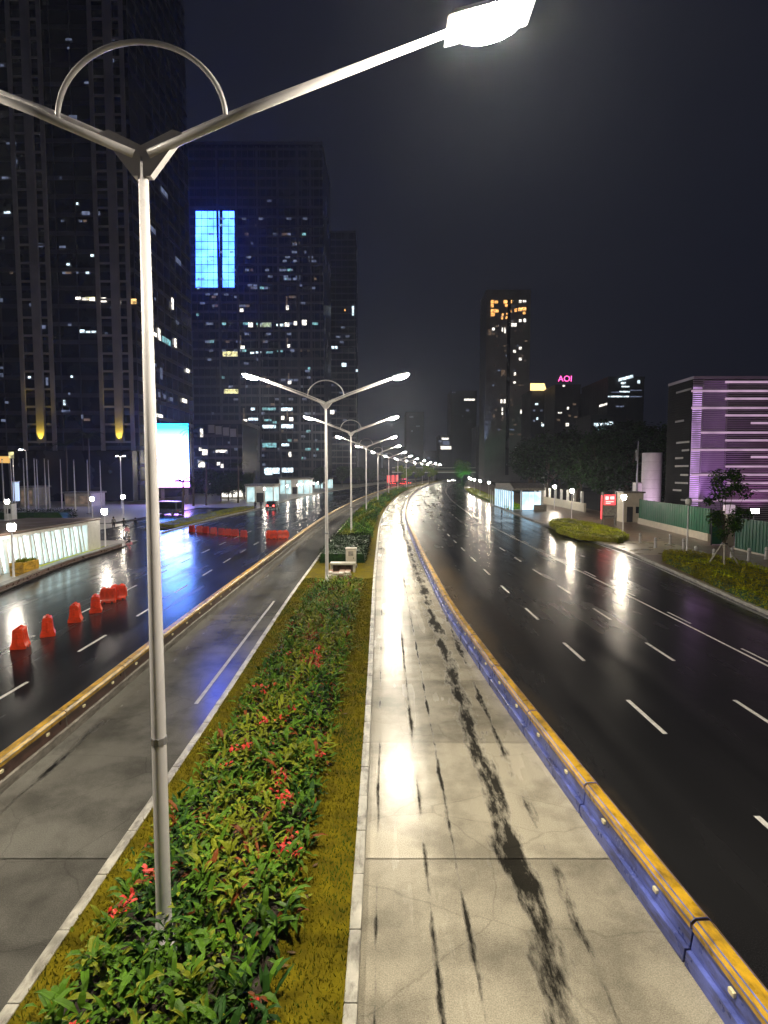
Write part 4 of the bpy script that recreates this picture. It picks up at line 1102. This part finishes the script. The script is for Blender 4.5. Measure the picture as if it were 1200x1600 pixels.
M['pale_blue'] = emat('column_glow', (.55, .70, 1), 1.2)
MB().box((0, 0, 3.2), (.95, .5, 3.6)).build('panel', M['pale_blue'], r, bevel=.05); MB().box((0, 0, .7), (.3, .3, 1.4)).build('post', M['dark'], r); MB().box((0, 0, 5.1), (1.1, .6, .2)).build('cap', M['white'], r)
M['orange_glow'] = emat('orange_sign_glow', (1, .58, .16), .9)
xx, zz = W(8, 719, 128)
r = thing('lit_sign', 'orange lit sign board on posts at the far left edge', 'sign', (xx, 128, .12))
MB().box((0, 0, zz), (2.2, .3, 1.5)).build('panel', M['orange_glow'], r); MB().box((1.4, 0, zz+1.0), (1.0, .3, 1.4)).build('panel', M['w_yel'], r)
for s in (-.8, .8): MB().box((s, 0, (zz-.75)/2), (.14, .14, zz-.75)).build('post', M['steel'], r)
# white box booths near the left lantern
r = thing('ticket_booth', 'small white booth lit by the lantern at the left end of the hedge', 'booth', (*G(17, 815, .12), .12))
MB().box((0, 0, 1.25), (1.1, 1.1, 2.5)).build('wall', M['white'], r, bevel=.03); MB().box((0, 0, 2.56), (1.35, 1.35, .12)).build('roof', M['greyface'], r); MB().box((.1, -.56, 1.5), (.6, .04, .7)).build('window', M['glass_d'], r)

# flagpoles
fp = thing('flagpole', 'x', 'flagpole', group='flagpoles in the left plaza')
MB().lathe((0, 0, 0), [(.12, 0), (.10, .3), (.085, 5), (.05, 9.2)], 8).build('pole', M['pole'], fp, smooth=True)
MB().lathe((0, 0, 9.2), [(.05, 0), (.11, .08), (.09, .18), (.01, .22)], 8).build('finial', M['steel'], fp)
MB().box((0, 0, .06), (.5, .5, .12)).build('base', M['greyface'], fp)
flag = [(3, 717), (16, 716), (20, 715), (36, 716), (53, 716), (57, 717), (69, 716), (75, 718), (94, 717), (115, 718), (136, 718), (156, 719)]
fo = ['leftmost', 'second', 'third', 'fourth', 'fifth', 'sixth', 'seventh', 'eighth', 'ninth', 'tenth', 'eleventh', 'rightmost']
for i, (u, v) in enumerate(flag):
    y = 92+(i % 3)*3.0; x, z = W(u, v, y)
    o = fp if i == 0 else copy_tree(fp); o.location = (x, y, .12); o.scale = (1, 1, (z-.12)/9.42); o['label'] = fo[i]+' slim white flagpole of the row in the left plaza'
r = thing('street_lamp', 'slim single-arm street lamp rising among the left flagpoles', 'street lamp', (W(44, 780, 98)[0], 98, .12))
MB().lathe((0, 0, 0), [(.13, 0), (.10, 5), (.07, 10.4)], 8).build('pole', M['pole'], r); MB().tube([(0, 0, 10.35), (-.3, 0, 10.75), (-.8, 0, 10.8)], .05, 6).build('arm', M['pole'], r)
h = MB().box((-.95, 0, 10.8), (.6, .3, .14)).build('lamp_head', M['steel'], r); MB().box((-.95, 0, 10.68), (.45, .24, .10)).build('lens', M['globe'], h)
r = thing('street_lamp', 'slim street lamp with double heads just left of the thick foreground pole', 'street lamp', (W(190, 780, 112)[0], 112, .12))
MB().lathe((0, 0, 0), [(.13, 0), (.10, 5), (.07, 10.0)], 8).build('pole', M['pole'], r)
for s in (-1, 1):
    MB().tube([(0, 0, 9.8), (s*.5, 0, 10.1)], .04, 6).build('arm', M['pole'], r); h = MB().box((s*.65, 0, 10.1), (.4, .25, .12)).build('lamp_head', M['steel'], r); MB().box((s*.65, 0, 10.0), (.28, .2, .06)).build('lens', M['globe'], h)

# palms
def palm(label, x, y, h, nf, Lf, seed):
    rnd = random.Random(seed); r = thing('palm_tree', label, 'palm tree', (x, y, .12), group='palm trees by the left driveway')
    MB().tube([(0, 0, 0), (.1, 0, h*.4), (.15, .1, h*.75), (.1, .1, h)], [.24, .19, .16, .13], 8).build('trunk', M['bark'], r, smooth=True)
    for k in range(nf):
        b = MB(); a = 6.283*k/nf+rnd.uniform(-.2, .2); el = rnd.uniform(.2, 1.2); d = Vector((math.cos(a), math.sin(a), 0)); s = Vector((-math.sin(a), math.cos(a), 0))
        p = Vector((.1, .1, h)); pts = [p.copy()]
        for j in range(9):
            p = p+(d*math.cos(el)+Vector((0, 0, 1))*math.sin(el))*Lf/9; el -= .19; pts.append(p.copy())
        b.tube(pts, [.035*(1-j/11) for j in range(10)], 4)
        for j in range(1, 10):
            for q in (0, .5):
                c = pts[j-1].lerp(pts[j], q)
                for sg in (-1, 1):
                    tip = c+s*sg*(.75-.05*abs(j-4))*Lf*.22+d*.18-Vector((0, 0, .22+.1*rnd.random())); b.face([c, c+d*.09, tip])
        b.build('frond', M['tree_leaf'], r, fix=False)
    return r
palm('slender palm silhouetted against the right half of the bright screen', W(285, 780, 92)[0], 92, 5.4, 13, 2.3, 1)
palm('palm with drooping fronds by the top right corner of the screen', W(302, 780, 118)[0], 118, 15.2, 13, 3.2, 2)
palm('dark palm in front of the podium block right of the screen', W(322, 780, 120)[0], 120, 9.0, 13, 3.2, 3)
palm('dark palm in front of the left tower between its two yellow lit pilasters', W(140, 780, 120)[0], 120, 14.0, 14, 3.6, 4)
palm('dark palm left of the lit shop row by the left verge', W(372, 780, 130)[0], 130, 8.5, 12, 3.0, 6)
palm('dark palm standing behind the long dark hedge at far left', W(105, 780, 122)[0], 122, 12.5, 14, 3.4, 8)

# ------------------------------------------------------------------ trees
MT = [M['tree_leaf'], M['leaf_d']]
protos = []
for i in range(3):
    t = make_tree('street_tree', 'tall dark broad tree in the unlit wood along the right pavement', 'dark trees along the right pavement', 0, 0, .1, 17, 4.5, 7.0, 6.2, 4200, 1.05, MT, tr=.35, seed=20+i, clumps=26)
    protos.append(t)
spots = [(41, 108, .8), (47, 112, .95), (54, 105, .75), (43, 128, .9), (52, 130, 1.0), (60, 122, 1.0), (42, 148, 1.0), (50, 152, 1.05), (62, 146, 1.1), (45, 170, 1.05), (56, 175, 1.1), (47, 195, 1.1), (58, 205, 1.15), (51, 222, 1.1), (62, 240, 1.15), (56, 252, 1.1), (68, 275, 1.2), (62, 100, .8), (70, 112, .9), (66, 300, 1.2), (48, 98, .62)]
for i, (x, y, s) in enumerate(spots):
    o = protos[i] if i < 3 else copy_tree(protos[i % 3])
    o.location = (x+(0 if y < 150 else cc(y)*.55), y, .1); o.rotation_euler = (0, 0, random.uniform(0, 6.3)); o.scale = (s, s, s*random.uniform(.92, 1.05))
    o['label'] = 'tall dark broad tree in the unlit wood along the right pavement'
lt = make_tree('street_tree', 'x', 'lamp-lit trees where the road bends', 0, 0, .1, 11, 4, 3.6, 3.4, 1800, .7, [M['leaf_y'], M['leaf']], tr=.22, seed=40, clumps=16)
for i, (x, y, s, lab) in enumerate([(-14, 262, 1.0, 'left one of the lamp-lit green trees beside the bending median'), (-10, 282, 1.0, 'middle lamp-lit green tree beside the bending median'), (-5, 305, 1.05, 'right one of the lamp-lit green trees beside the bending median')]):
    o = lt if i == 0 else copy_tree(lt); o.location = (x+cc(y)+8, y, .1); o.scale = (s, s, s); o['label'] = lab
for i in range(9):
    o = copy_tree(protos[i % 3]); y = 235+i*22; s = .52+.03*(i % 3); o.location = (curbL(y)-9-(i % 2)*5, y, .1); o.scale = (s, s, s); o.rotation_euler = (0, 0, i*1.3)
    o['label'] = 'small hazy tree in the distant left row'; o['group'] = 'distant trees on the left'
gt = make_tree('street_tree', 'tree lit vivid green at the far end of the road', None, W(722, 740, 380)[0], 380, .1, 15, 4, 6.5, 5.5, 2600, 1.0, [M['leaf'], M['leaf_y']], tr=.3, seed=50, clumps=18)
spot('tree_uplight', 'green uplight below the vivid green tree at the road end', (W(722, 740, 380)[0], 371, .3), (W(722, 740, 380)[0], 380, 10), (.08, 1, .35), 9000, 110, .8)
for i, (u, y, s) in enumerate([(345, 135, .42), (357, 140, .40), (322, 128, .45), (382, 150, .42)]):
    o = copy_tree(protos[i % 3]); o.location = (W(u, 780, y)[0], y, .1); o.scale = (s, s, s)
    o['label'] = ['small dark round tree behind the verge, left of the lit shop row', 'small dark round tree touching the lit shop row', 'small dark tree right of the screen base', 'small dark tree between shop row and white station entrance'][i]; o['group'] = 'small dark trees by the left driveway'

# ------------------------------------------------------------------ far buildings on the right and centre
E0, E1 = W(760, 500, 420)[0], W(829, 500, 420)[0]
Et = tower('hotel_tower', 'tall grey tower with amber windows glowing at its top, centre right', E0, E1, 420, 446, W(790, 455, 420)[1], 'tower_e', bay=2.2, floor=3.6, side='l', span=1.2, mspan='tower_e')
xx = W(793, 600, 420)[0]-E0; MB().b3(xx-.8, xx+1.6, -.06, -.001, 5, Et.children[0].dimensions.z-2 if False else 130).build('shadow_gap', M['tower_d'], Et)
lit(Et, [(767, 772, 469, 474), (773, 778, 470, 474), (787, 792, 469, 474), (795, 800, 469, 474), (767, 771, 475, 480), (789, 794, 475, 479), (767, 779, 483, 488), (795, 799, 484, 488), (804, 808, 482, 487), (810, 815, 481, 486), (816, 822, 480, 485), (767, 773, 489, 494), (784, 787, 490, 493), (791, 793, 489, 492), (817, 821, 487, 491), (783, 786, 494, 499), (790, 793, 494, 498)], 420, 'w_orange')
lit(Et, [(768, 779, 484, 487), (811, 822, 481, 484), (788, 799, 470, 473)], 420, 'w_warm')
lit(Et, [(811, 815, 469, 473), (817, 822, 469, 472), (799, 807, 505, 510), (811, 815, 499, 503), (818, 822, 498, 503), (769, 773, 512, 516), (784, 786, 512, 518), (788, 790, 512, 521), (802, 806, 547, 551), (811, 815, 542, 546), (811, 815, 559, 563), (803, 806, 582, 587), (802, 806, 596, 599), (782, 785, 624, 630), (787, 790, 624, 630), (784, 786, 637, 642), (784, 786, 644, 648), (813, 818, 640, 646)], 420, 'w_white')
lit(Et, [(783, 790, 578, 585), (770, 773, 520, 523), (783, 785, 584, 588), (763, 768, 514, 524), (770, 774, 648, 652), (785, 787, 650, 654)], 420, 'w_dimwarm')
spot('added_tower_light', 'added bluish light brightening the left side of the tall grey tower', (E0-2.2, 417, 20), (E0-.4, 420.5, 80), (.45, .62, 1), 26000, 40, .8)  # lamp added only to lift the tower's dark front and left edge
def block(name, label, u0, u1, v0, y, depth, mat='tower_g', floor=3.8, bay=3.4, side=None):
    x0 = W(u0, 700, y)[0]; x1 = W(u1, 700, y)[0]
    return tower(name, label, x0, x1, y, y+depth, W((u0+u1)/2, v0, y)[1], mat, floor=floor, bay=bay, side=side, cat='building', mspan='tower_g')
Gb = block('office_block', 'mid-rise block carrying the orange lit roof sign beside the tall grey tower', 829, 862, 612, 360, 25)
lit(Gb, [(836, 841, 630, 633), (838, 841, 652, 656), (846, 850, 662, 666)], 360, 'w_cool'); lit(Gb, [(833, 836, 640, 643), (844, 848, 640, 643), (833, 836, 656, 659), (851, 854, 648, 651)], 360, 'w_dim')
dims(Et, 764, 825, 470, 680, 420, 60, 3, 7.7, ['w_dim', 'w_dimwarm', 'w_dimwarm'])
x0, z1 = W(829, 599, 358); x1, z0 = W(854, 610, 358)
r = thing('roof_sign', 'long orange-cream lit sign on the roof of the mid-rise block', 'sign', (x0, 358, z0))
M['amber'] = emat('amber_sign_glow', (1, .66, .25), 2.6)
MB().prism([(0, 0), (x1-x0, 0), (x1-x0-1.5, z1-z0), (0, z1-z0)], 0, .5, axis='y').build('panel', M['amber'], r)
for k in (1, (x1-x0)/2, x1-x0-1): MB().b3(k-.15, k+.15, .1, .4, -1.6, -.002).build('strut', M['dark'], r)
Hb = block('office_block', 'dark mid-rise block carrying the pink roof lettering', 866, 905, 604, 330, 22)
lit(Hb, [(872, 878, 644, 646), (886, 889, 636, 640), (879, 883, 601.5, 604)], 330, 'w_white'); lit(Hb, [(884, 889, 661, 666), (846, 847, 660, 661)], 330, 'w_white')
lit(Hb, [(888, 892, 648, 651), (897, 902, 650, 653), (870, 875, 655, 658), (895, 900, 630, 633)], 330, 'w_dimwarm')
M['pink'] = emat('pink_neon', (1, .10, .42), 3.0)
def text_mesh(body, size, mat, name, extrude=.12):
    cu = bpy.data.curves.new('lettering', 'FONT'); cu.body = body; cu.size = size; cu.extrude = extrude; cu.align_x = 'CENTER'
    to = bpy.data.objects.new('tmp', cu); COL.objects.link(to)
    dg = bpy.context.evaluated_depsgraph_get(); me = bpy.data.meshes.new_from_object(to.evaluated_get(dg)); bpy.data.objects.remove(to)
    me.materials.clear(); me.materials.append(mat)
    o = bpy.data.objects.new(name, me); COL.objects.link(o); return o
xx, zz = W(883, 596, 329)
r = thing('roof_sign', 'glowing pink neon lettering on a dark mid-rise roof', 'sign', (xx, 329, zz))
o = text_mesh('AOI', 4.6, M['pink'], 'letters'); o.parent = r; o.rotation_euler = (R(90), 0, 0)
for k in (-3.4, 0, 3.4): MB().b3(k-.12, k+.12, .2, .4, -1.6, 3).build('strut', M['dark'], r)
MB().b3(-4, 4, .18, .45, -.35, -.1).build('rail', M['dark'], r)
Ib = block('office_block', 'dark mid-rise block with slanting rows of cold lit windows above the trees', 948, 1004, 592, 300, 40, side='l')
ix = Ib.location.x
lit(Ib, [(970, 978, 597, 600), (971, 984, 603, 605), (968, 984, 611, 613), (950, 983, 618.5, 620.5), (996, 1000, 594, 599)], 300, 'w_cool')
lit(Ib, [(955, 970, 612, 613.5), (962, 975, 634, 636), (985, 1003, 609, 610.5), (985, 1003, 619, 620.5)], 300, 'w_dim')
b = MB(); xa_, za_ = W(969, 592, 298); xb_, zb_ = W(990, 585, 298)
MB().prism([(xa_-ix, za_-1.0), (xb_-ix, zb_-1.5), (xb_-ix, zb_), (xa_-ix, za_+.4)], -1.6, -.2, axis='y').build('lit_canopy', M['w_cool'], Ib)
lit_side(Ib, [(934, 940, 633, 636), (941, 946, 631, 634)], 'w_white', ix, out=-.28)
Jb = block('office_block', 'low dark block with one bright cyan window row above the trees', 922, 962, 652, 260, 20)
lit(Jb, [(928, 944, 661, 666), (946, 958, 659, 664)], 260, 'w_cool'); lit(Jb, [(932, 946, 668, 672), (952, 957, 668, 671)], 260, 'w_teal')
Kb = block('office_block', 'dark block with red roof lights left of the slanting window block', 905, 946, 618, 390, 20)
lit(Kb, [(919, 923, 619, 624), (913, 917, 632, 635), (910, 912, 643, 646), (920, 923, 648, 652), (916, 922, 662, 665), (909, 911, 656, 659)], 390, 'w_dimwarm'); lit(Kb, [(919, 922, 620, 623), (945, 947, 663, 666)], 390, 'w_white')
Fb = block('office_tower', 'faint hazy block far behind the bend, under the street lamp glow', 704, 744, 612, 700, 40)
lit(Fb, [(725, 742, 623, 626)], 700, 'w_white'); lit(Fb, [(706, 712, 612, 614), (722, 724, 649, 651), (728, 733, 640, 642)], 700, 'w_dim')
Lb = block('office_tower', 'faint hazy tower far behind the distant street lamps', 634, 662, 645, 640, 40)
lit(Lb, [(640, 646, 650, 653), (650, 656, 665, 667), (642, 645, 672, 675)], 640, 'w_dim')
Nb = block('office_block', 'small blue and white lit building at the far end of the road', 686, 707, 682, 600, 30)
lit(Nb, [(690, 701, 684, 687), (688.5, 705, 697, 702)], 600, 'w_white'); lit(Nb, [(685, 690, 688, 691), (692, 702, 689, 695)], 600, 'w_dim')
for k, (u0, u1, v0, y) in enumerate([(560, 596, 690, 520), (598, 632, 700, 560), (664, 688, 706, 700), (744, 758, 668, 560)]):
    q = block('office_block', ['low dark far block behind the third street lamp', 'low dark far block left of the lamp-lit trees', 'low far block behind the lamp-lit trees', 'slim dark far block touching the left side of the tall grey tower'][k], u0, u1, v0, y, 30)
    lit(q, [(u0+4, u0+8, v0+8, v0+11), (u1-9, u1-5, v0+16, v0+18)], y, 'w_dim')
# footbridge far along the road
y = 430
r = thing('footbridge', 'pale footbridge spanning the road in the far distance', 'footbridge', (cc(y), y, 0))
MB().b3(-34, 28, -1.5, 1.5, 6.6, 7.4).build('deck', M['white'], r)
for s in (-1.55, 1.55): MB().b3(-34, 28, s-.05, s+.05, 7.42, 8.6).build('parapet', M['greyface'], r)
for xx in (-33, -3, 26): MB().b3(xx-.5, xx+.5, -.8, .8, 0, 6.59).build('pier', M['greyface'], r)
MB().b3(-34, 28, -1.9, 1.9, 10.2, 10.5).build('roof', M['white'], r)

# ------------------------------------------------------------------ vehicles
def make_car(name, label, body, tail=True, head=False, L=4.4, w=1.78, h=1.62, cat='car', group=None, van=False):
    r = thing(name, label, cat, group=group)
    # length along +y (front), width along x
    f = L/2
    lo = [(-f, .30), (f, .30), (f, .62), (f-.12, .82), (f-1.0, .95), (-f+.05, 1.0), (-f, .7)]
    MB().prism(lo, -w/2, w/2, axis='x').build('body', body, r, bevel=.05)
    cab0 = [(-f+.08, .99), (f-1.05, .99), (f-1.85, h-.05), (f-2.2, h), (-f+.55, h), (-f+.25, h-.12)] if not van else [(-f+.04, .99), (f-.5, .99), (f-1.1, h-.05), (f-1.4, h), (-f+.2, h), (-f+.06, h-.1)]
    cb = MB(); cb.prism(cab0, -w/2+.10, w/2-.10, axis='x'); cb.build('cabin', body, r, bevel=.05)
    MB().prism([(a*.9, 1.06 if z < 1.2 else h-.16) for a, z in (cab0[0], cab0[1], cab0[2], cab0[4])], -w/2+.085, w/2-.085, axis='x').build('window', M['glass_d'], r)
    rz = (1.08, h-.2)
    MB().b3(-w/2+.25, w/2-.25, -f+(.10 if not van else -.002), -f+.22, rz[0], rz[1]).build('rear_window', M['glass_d'], r)
    for sx in (-1, 1):
        for sy in (-f+.85, f-.85):
            wh = thing('wheel', None, None, (0, 0, 0)); bpy.data.objects.remove(wh)
            ty = MB().lathe((0, 0, -.11), [(.22, 0), (.32, .02), (.33, .11), (.32, .20), (.22, .22)], 14).build('wheel', M['tyre'], r, smooth=True)
            ty.location = (sx*(w/2-.10), sy, .33); ty.rotation_euler = (0, R(90), 0)
            MB().lathe((0, 0, sx*.115-.01), [(.20, 0), (.19, .02)], 10).build('rim', M['steel'], ty)
        MB().b3(sx*(w/2-.32)-.13, sx*(w/2-.32)+.13, -f-.03, -f+.02, .68, .92).build('tail_light', M['red_lamp'] if tail else M['orange_d'], r, bevel=.01)
        MB().b3(sx*(w/2-.32)-.16, sx*(w/2-.32)+.16, f-.04, f+.03, .60, .76).build('headlight', M['head_lamp'] if head else M['white'], r, bevel=.01)
    MB().b3(-.26, .26, -f-.03, -f-.002, .52, .64).build('number_plate', M['white'], r)
    MB().b3(-w/2+.05, w/2-.05, -f-.06, -f+.01, .32, .48).build('bumper', M['dark'], r, bevel=.02)
    return r
car_d = pmat('black_car_paint', (.02, .02, .025), .2, .1); car_s = pmat('silver_car_paint', (.35, .36, .38), .25, .1, metal=.4); car_r = pmat('red_car_paint', (.35, .02, .02), .25, .1); car_b = pmat('blue_grey_paint', (.10, .12, .20), .25, .1)
x, y = G(423, 797); c = make_car('parked_car', 'dark car with red tail lights stopped near the left station entrance', car_d); c.location = (x, y+2, 0)
x, y = G(268, 805); c = make_car('parked_van', 'boxy bluish van parked in the left driveway below the screen', car_b, tail=False, L=5.2, w=1.95, h=2.25, cat='van', van=True); c.location = (x-1, y+1, 0); c.rotation_euler = (0, 0, R(70))
fc = make_car('car', 'x', car_d, group='distant cars with red tail lights'); fc2 = make_car('car', 'x', car_s, head=True, tail=False, group='distant cars with headlights')
for i, (o_, y) in enumerate([(-11, 318), (-14, 326), (-17.5, 322), (-20.5, 334), (-11, 342), (-15, 350)]):
    o = fc if i == 0 else copy_tree(fc); o.location = (cc(y)+o_, y, 0); o.rotation_euler = (0, 0, -.13); o['label'] = 'tiny car showing red tail lights where the left road bends away'
for i, (o_, y) in enumerate([(8, 440), (12, 455), (9, 480)]):
    o = fc2 if i == 0 else copy_tree(fc2); o.location = (cc(y)+o_, y, 0); o.rotation_euler = (0, 0, math.pi-.15); o['label'] = 'tiny car with white headlights at the far end of the right road'
r = thing('bus', 'large bus lit red at the back where the left road bends away', 'bus', (cc(334)-13, 338, 0), -.13)
MB().b3(-1.3, 1.3, -5.5, 5.5, .4, 3.4).build('body', car_r, r, bevel=.12)
MB().b3(-1.1, 1.1, -5.54, -5.48, 1.8, 2.9).build('rear_window', M['glass_d'], r)
M['red_board'] = emat('rear_display_glow', (1, .12, .25), 3)
MB().b3(-1.1, 1.1, -5.56, -5.5, 2.95, 3.3).build('destination_board', M['red_board'], r)
for s in (-1, 1): MB().b3(s*.95-.22, s*.95+.22, -5.58, -5.5, .8, 1.5).build('tail_light', M['red_lamp'], r)
for s in (-1, 1):
    for yy in (-3.4, 3.4):
        t = MB().lathe((0, 0, -.15), [(.3, 0), (.48, .03), (.48, .27), (.3, .3)], 14).build('wheel', M['tyre'], r); t.location = (s*1.16, yy, .48); t.rotation_euler = (0, R(90), 0)
# red banner posts by the bend
M['red_flag'] = emat('red_neon_panel', (1, .10, .10), 1.1)
bn = thing('banner_sign', 'x', 'banner', group='red lit banners by the bend')
MB().lathe((0, 0, 0), [(.09, 0), (.06, 5.6)], 8).build('post', M['steel'], bn); MB().b3(.07, 1.6, -.04, .04, 1.6, 5.4).build('panel', M['red_flag'], bn)
for i in range(6):
    y = 300+i*9; o = bn if i == 0 else copy_tree(bn); o.location = (lbar(y)-.9 - (i % 2)*1.0-9, y, 0); o['label'] = 'tiny red lit banner beside the left road where it bends'

# ------------------------------------------------------------------ damp night air
m = bpy.data.materials.new('night_haze'); m.use_nodes = True
m.node_tree.nodes.clear(); n = m.node_tree.nodes
vo = n.new('ShaderNodeVolumePrincipled'); vo.inputs['Density'].default_value = HAZE; vo.inputs['Color'].default_value = (.72, .80, 1.0, 1); vo.inputs['Anisotropy'].default_value = .72
mo = n.new('ShaderNodeOutputMaterial'); m.node_tree.links.new(vo.outputs[0], mo.inputs['Volume'])
prop(MB().b3(-2520, 2520, -220, 3020, -1.1, 190).build('haze', m), kind='stuff')

# ------------------------------------------------------------------ people
def person(label, x, y, z, rz, pose, shirt, trousers, h=1.68, group='people near the roads'):
    s = h/1.68
    J = {'pel': (0, 0, .92), 'chest': (0, .01, 1.28), 'neck': (0, .0, 1.43), 'hb': (0, .02, 1.50), 'head': (0, .02, 1.58),
         'shl': (-.19, 0, 1.37), 'ell': (-.24, -.02, 1.10), 'hal': (-.22, .08, .86), 'shr': (.19, 0, 1.37), 'elr': (.24, -.02, 1.10), 'har': (.22, .08, .86),
         'hil': (-.10, 0, .88), 'knl': (-.11, .02, .48), 'anl': (-.11, -.02, .08), 'tol': (-.12, .16, .04), 'hir': (.10, 0, .88), 'knr': (.11, .02, .48), 'anr': (.11, -.02, .08), 'tor': (.12, .16, .04)}
    if pose == 'walk':
        J.update(knl=(-.11, .22, .50), anl=(-.11, .28, .10), tol=(-.12, .45, .08), knr=(.11, -.06, .48), anr=(.11, -.34, .14), tor=(.12, -.20, .05), hal=(-.22, -.14, .88), har=(.22, .24, .92))
    if pose == 'crouch':
        dz = -.42
        for k in ('pel', 'chest', 'neck', 'hb', 'head', 'shl', 'shr', 'ell', 'elr', 'hal', 'har', 'hil', 'hir'): J[k] = (J[k][0], J[k][1]-.12, J[k][2]+dz)
        for k in ('chest', 'neck', 'hb', 'head', 'shl', 'shr'): J[k] = (J[k][0], J[k][1]+.22, J[k][2]-.06)
        J.update(ell=(-.26, .24, .68), hal=(-.18, .42, .52), elr=(.26, .24, .68), har=(.18, .42, .52), knl=(-.16, .34, .50), knr=(.16, .34, .50))
    rad = dict(pel=.135, chest=.15, neck=.055, hb=.085, head=.098, shl=.07, ell=.045, hal=.036, shr=.07, elr=.045, har=.036, hil=.095, knl=.062, anl=.045, tol=.036, hir=.095, knr=.062, anr=.045, tor=.036)
    ed = [('pel', 'chest'), ('chest', 'neck'), ('neck', 'hb'), ('hb', 'head'), ('chest', 'shl'), ('shl', 'ell'), ('ell', 'hal'), ('chest', 'shr'), ('shr', 'elr'), ('elr', 'har'), ('pel', 'hil'), ('hil', 'knl'), ('knl', 'anl'), ('anl', 'tol'), ('pel', 'hir'), ('hir', 'knr'), ('knr', 'anr'), ('anr', 'tor')]
    ks = list(J); me = bpy.data.meshes.new('tmp'); me.from_pydata([tuple(c*s for c in J[k]) for k in ks], [(ks.index(a), ks.index(b)) for a, b in ed], [])
    t = bpy.data.objects.new('tmp', me); COL.objects.link(t)
    md = t.modifiers.new('s', 'SKIN'); t.modifiers.new('u', 'SUBSURF').levels = 1
    sv = me.skin_vertices[0].data
    for i, k in enumerate(ks): sv[i].radius = (rad[k]*s, rad[k]*s*(.8 if k in ('chest', 'pel') else 1)); sv[i].use_root = (k == 'pel')
    dg = bpy.context.evaluated_depsgraph_get(); m2 = bpy.data.meshes.new_from_object(t.evaluated_get(dg)); bpy.data.objects.remove(t)
    for q in (shirt, trousers, M['skin']): m2.materials.append(q)
    zp, zn = J['pel'][2]*s, J['neck'][2]*s
    for p in m2.polygons:
        c = p.center; p.use_smooth = True
        hand = min((Vector(c)-Vector(J[k])*s).length for k in ('hal', 'har'))
        leg = min((Vector(c)-Vector(J[k])*s).length for k in ('hil', 'hir', 'knl', 'knr', 'anl', 'anr', 'tol', 'tor'))
        trunk = min((Vector(c)-Vector(J[k])*s).length for k in ('chest', 'shl', 'shr', 'ell', 'elr'))
        p.material_index = 2 if (c.z > zn or hand < .13) else (1 if leg < trunk else 0)
    r = thing('person', label, 'person', (x, y, z), rz, group=group)
    o = bpy.data.objects.new('body', m2); COL.objects.link(o); o.parent = r
    hd = Vector(J['head'])*s
    MB().lathe((hd.x, hd.y-.015, hd.z-.02), [(.085, -.03), (.108, .03), (.105, .08), (.07, .125), (.01, .14)], 10).build('hair', M['hair'], r, smooth=True)
    return r
for px, z, rz, pose, sh_, tr_, lab in [((194, 832), .0, 20, 'walk', 'cloth_k', 'cloth_k', 'person in black walking in the plaza, left one of the two dark walkers'),
        ((212, 831), .0, -30, 'walk', 'cloth_k', 'cloth_b', 'person in dark clothes walking just left of the thick foreground pole'),
        ((178, 829), .0, 60, 'stand', 'cloth_g', 'cloth_k', 'person in grey standing behind the right end of the entrance wall'),
        ((199, 846), .0, 170, 'stand', 'cloth_p', 'cloth_g', 'person in pink top standing at the driveway corner'),
        ((204, 858), .0, 100, 'crouch', 'cloth_k', 'cloth_p', 'person crouching at the kerb end of the brown granite wall'),
        ((784, 812), .15, 80, 'stand', 'cloth_k', 'cloth_k', 'person in black standing at the right kerb before the station entrance'),
        ((399, 797), .13, 0, 'stand', 'cloth_k', 'cloth_k', 'person in black standing left of the dark car, farther left of two'),
        ((408, 796), .13, 30, 'stand', 'cloth_b', 'cloth_k', 'person in dark clothes standing right beside the dark car')]:
    x, y = G(px[0], px[1], z); person(lab, x, y, z, R(rz), pose, M[sh_], M[tr_])
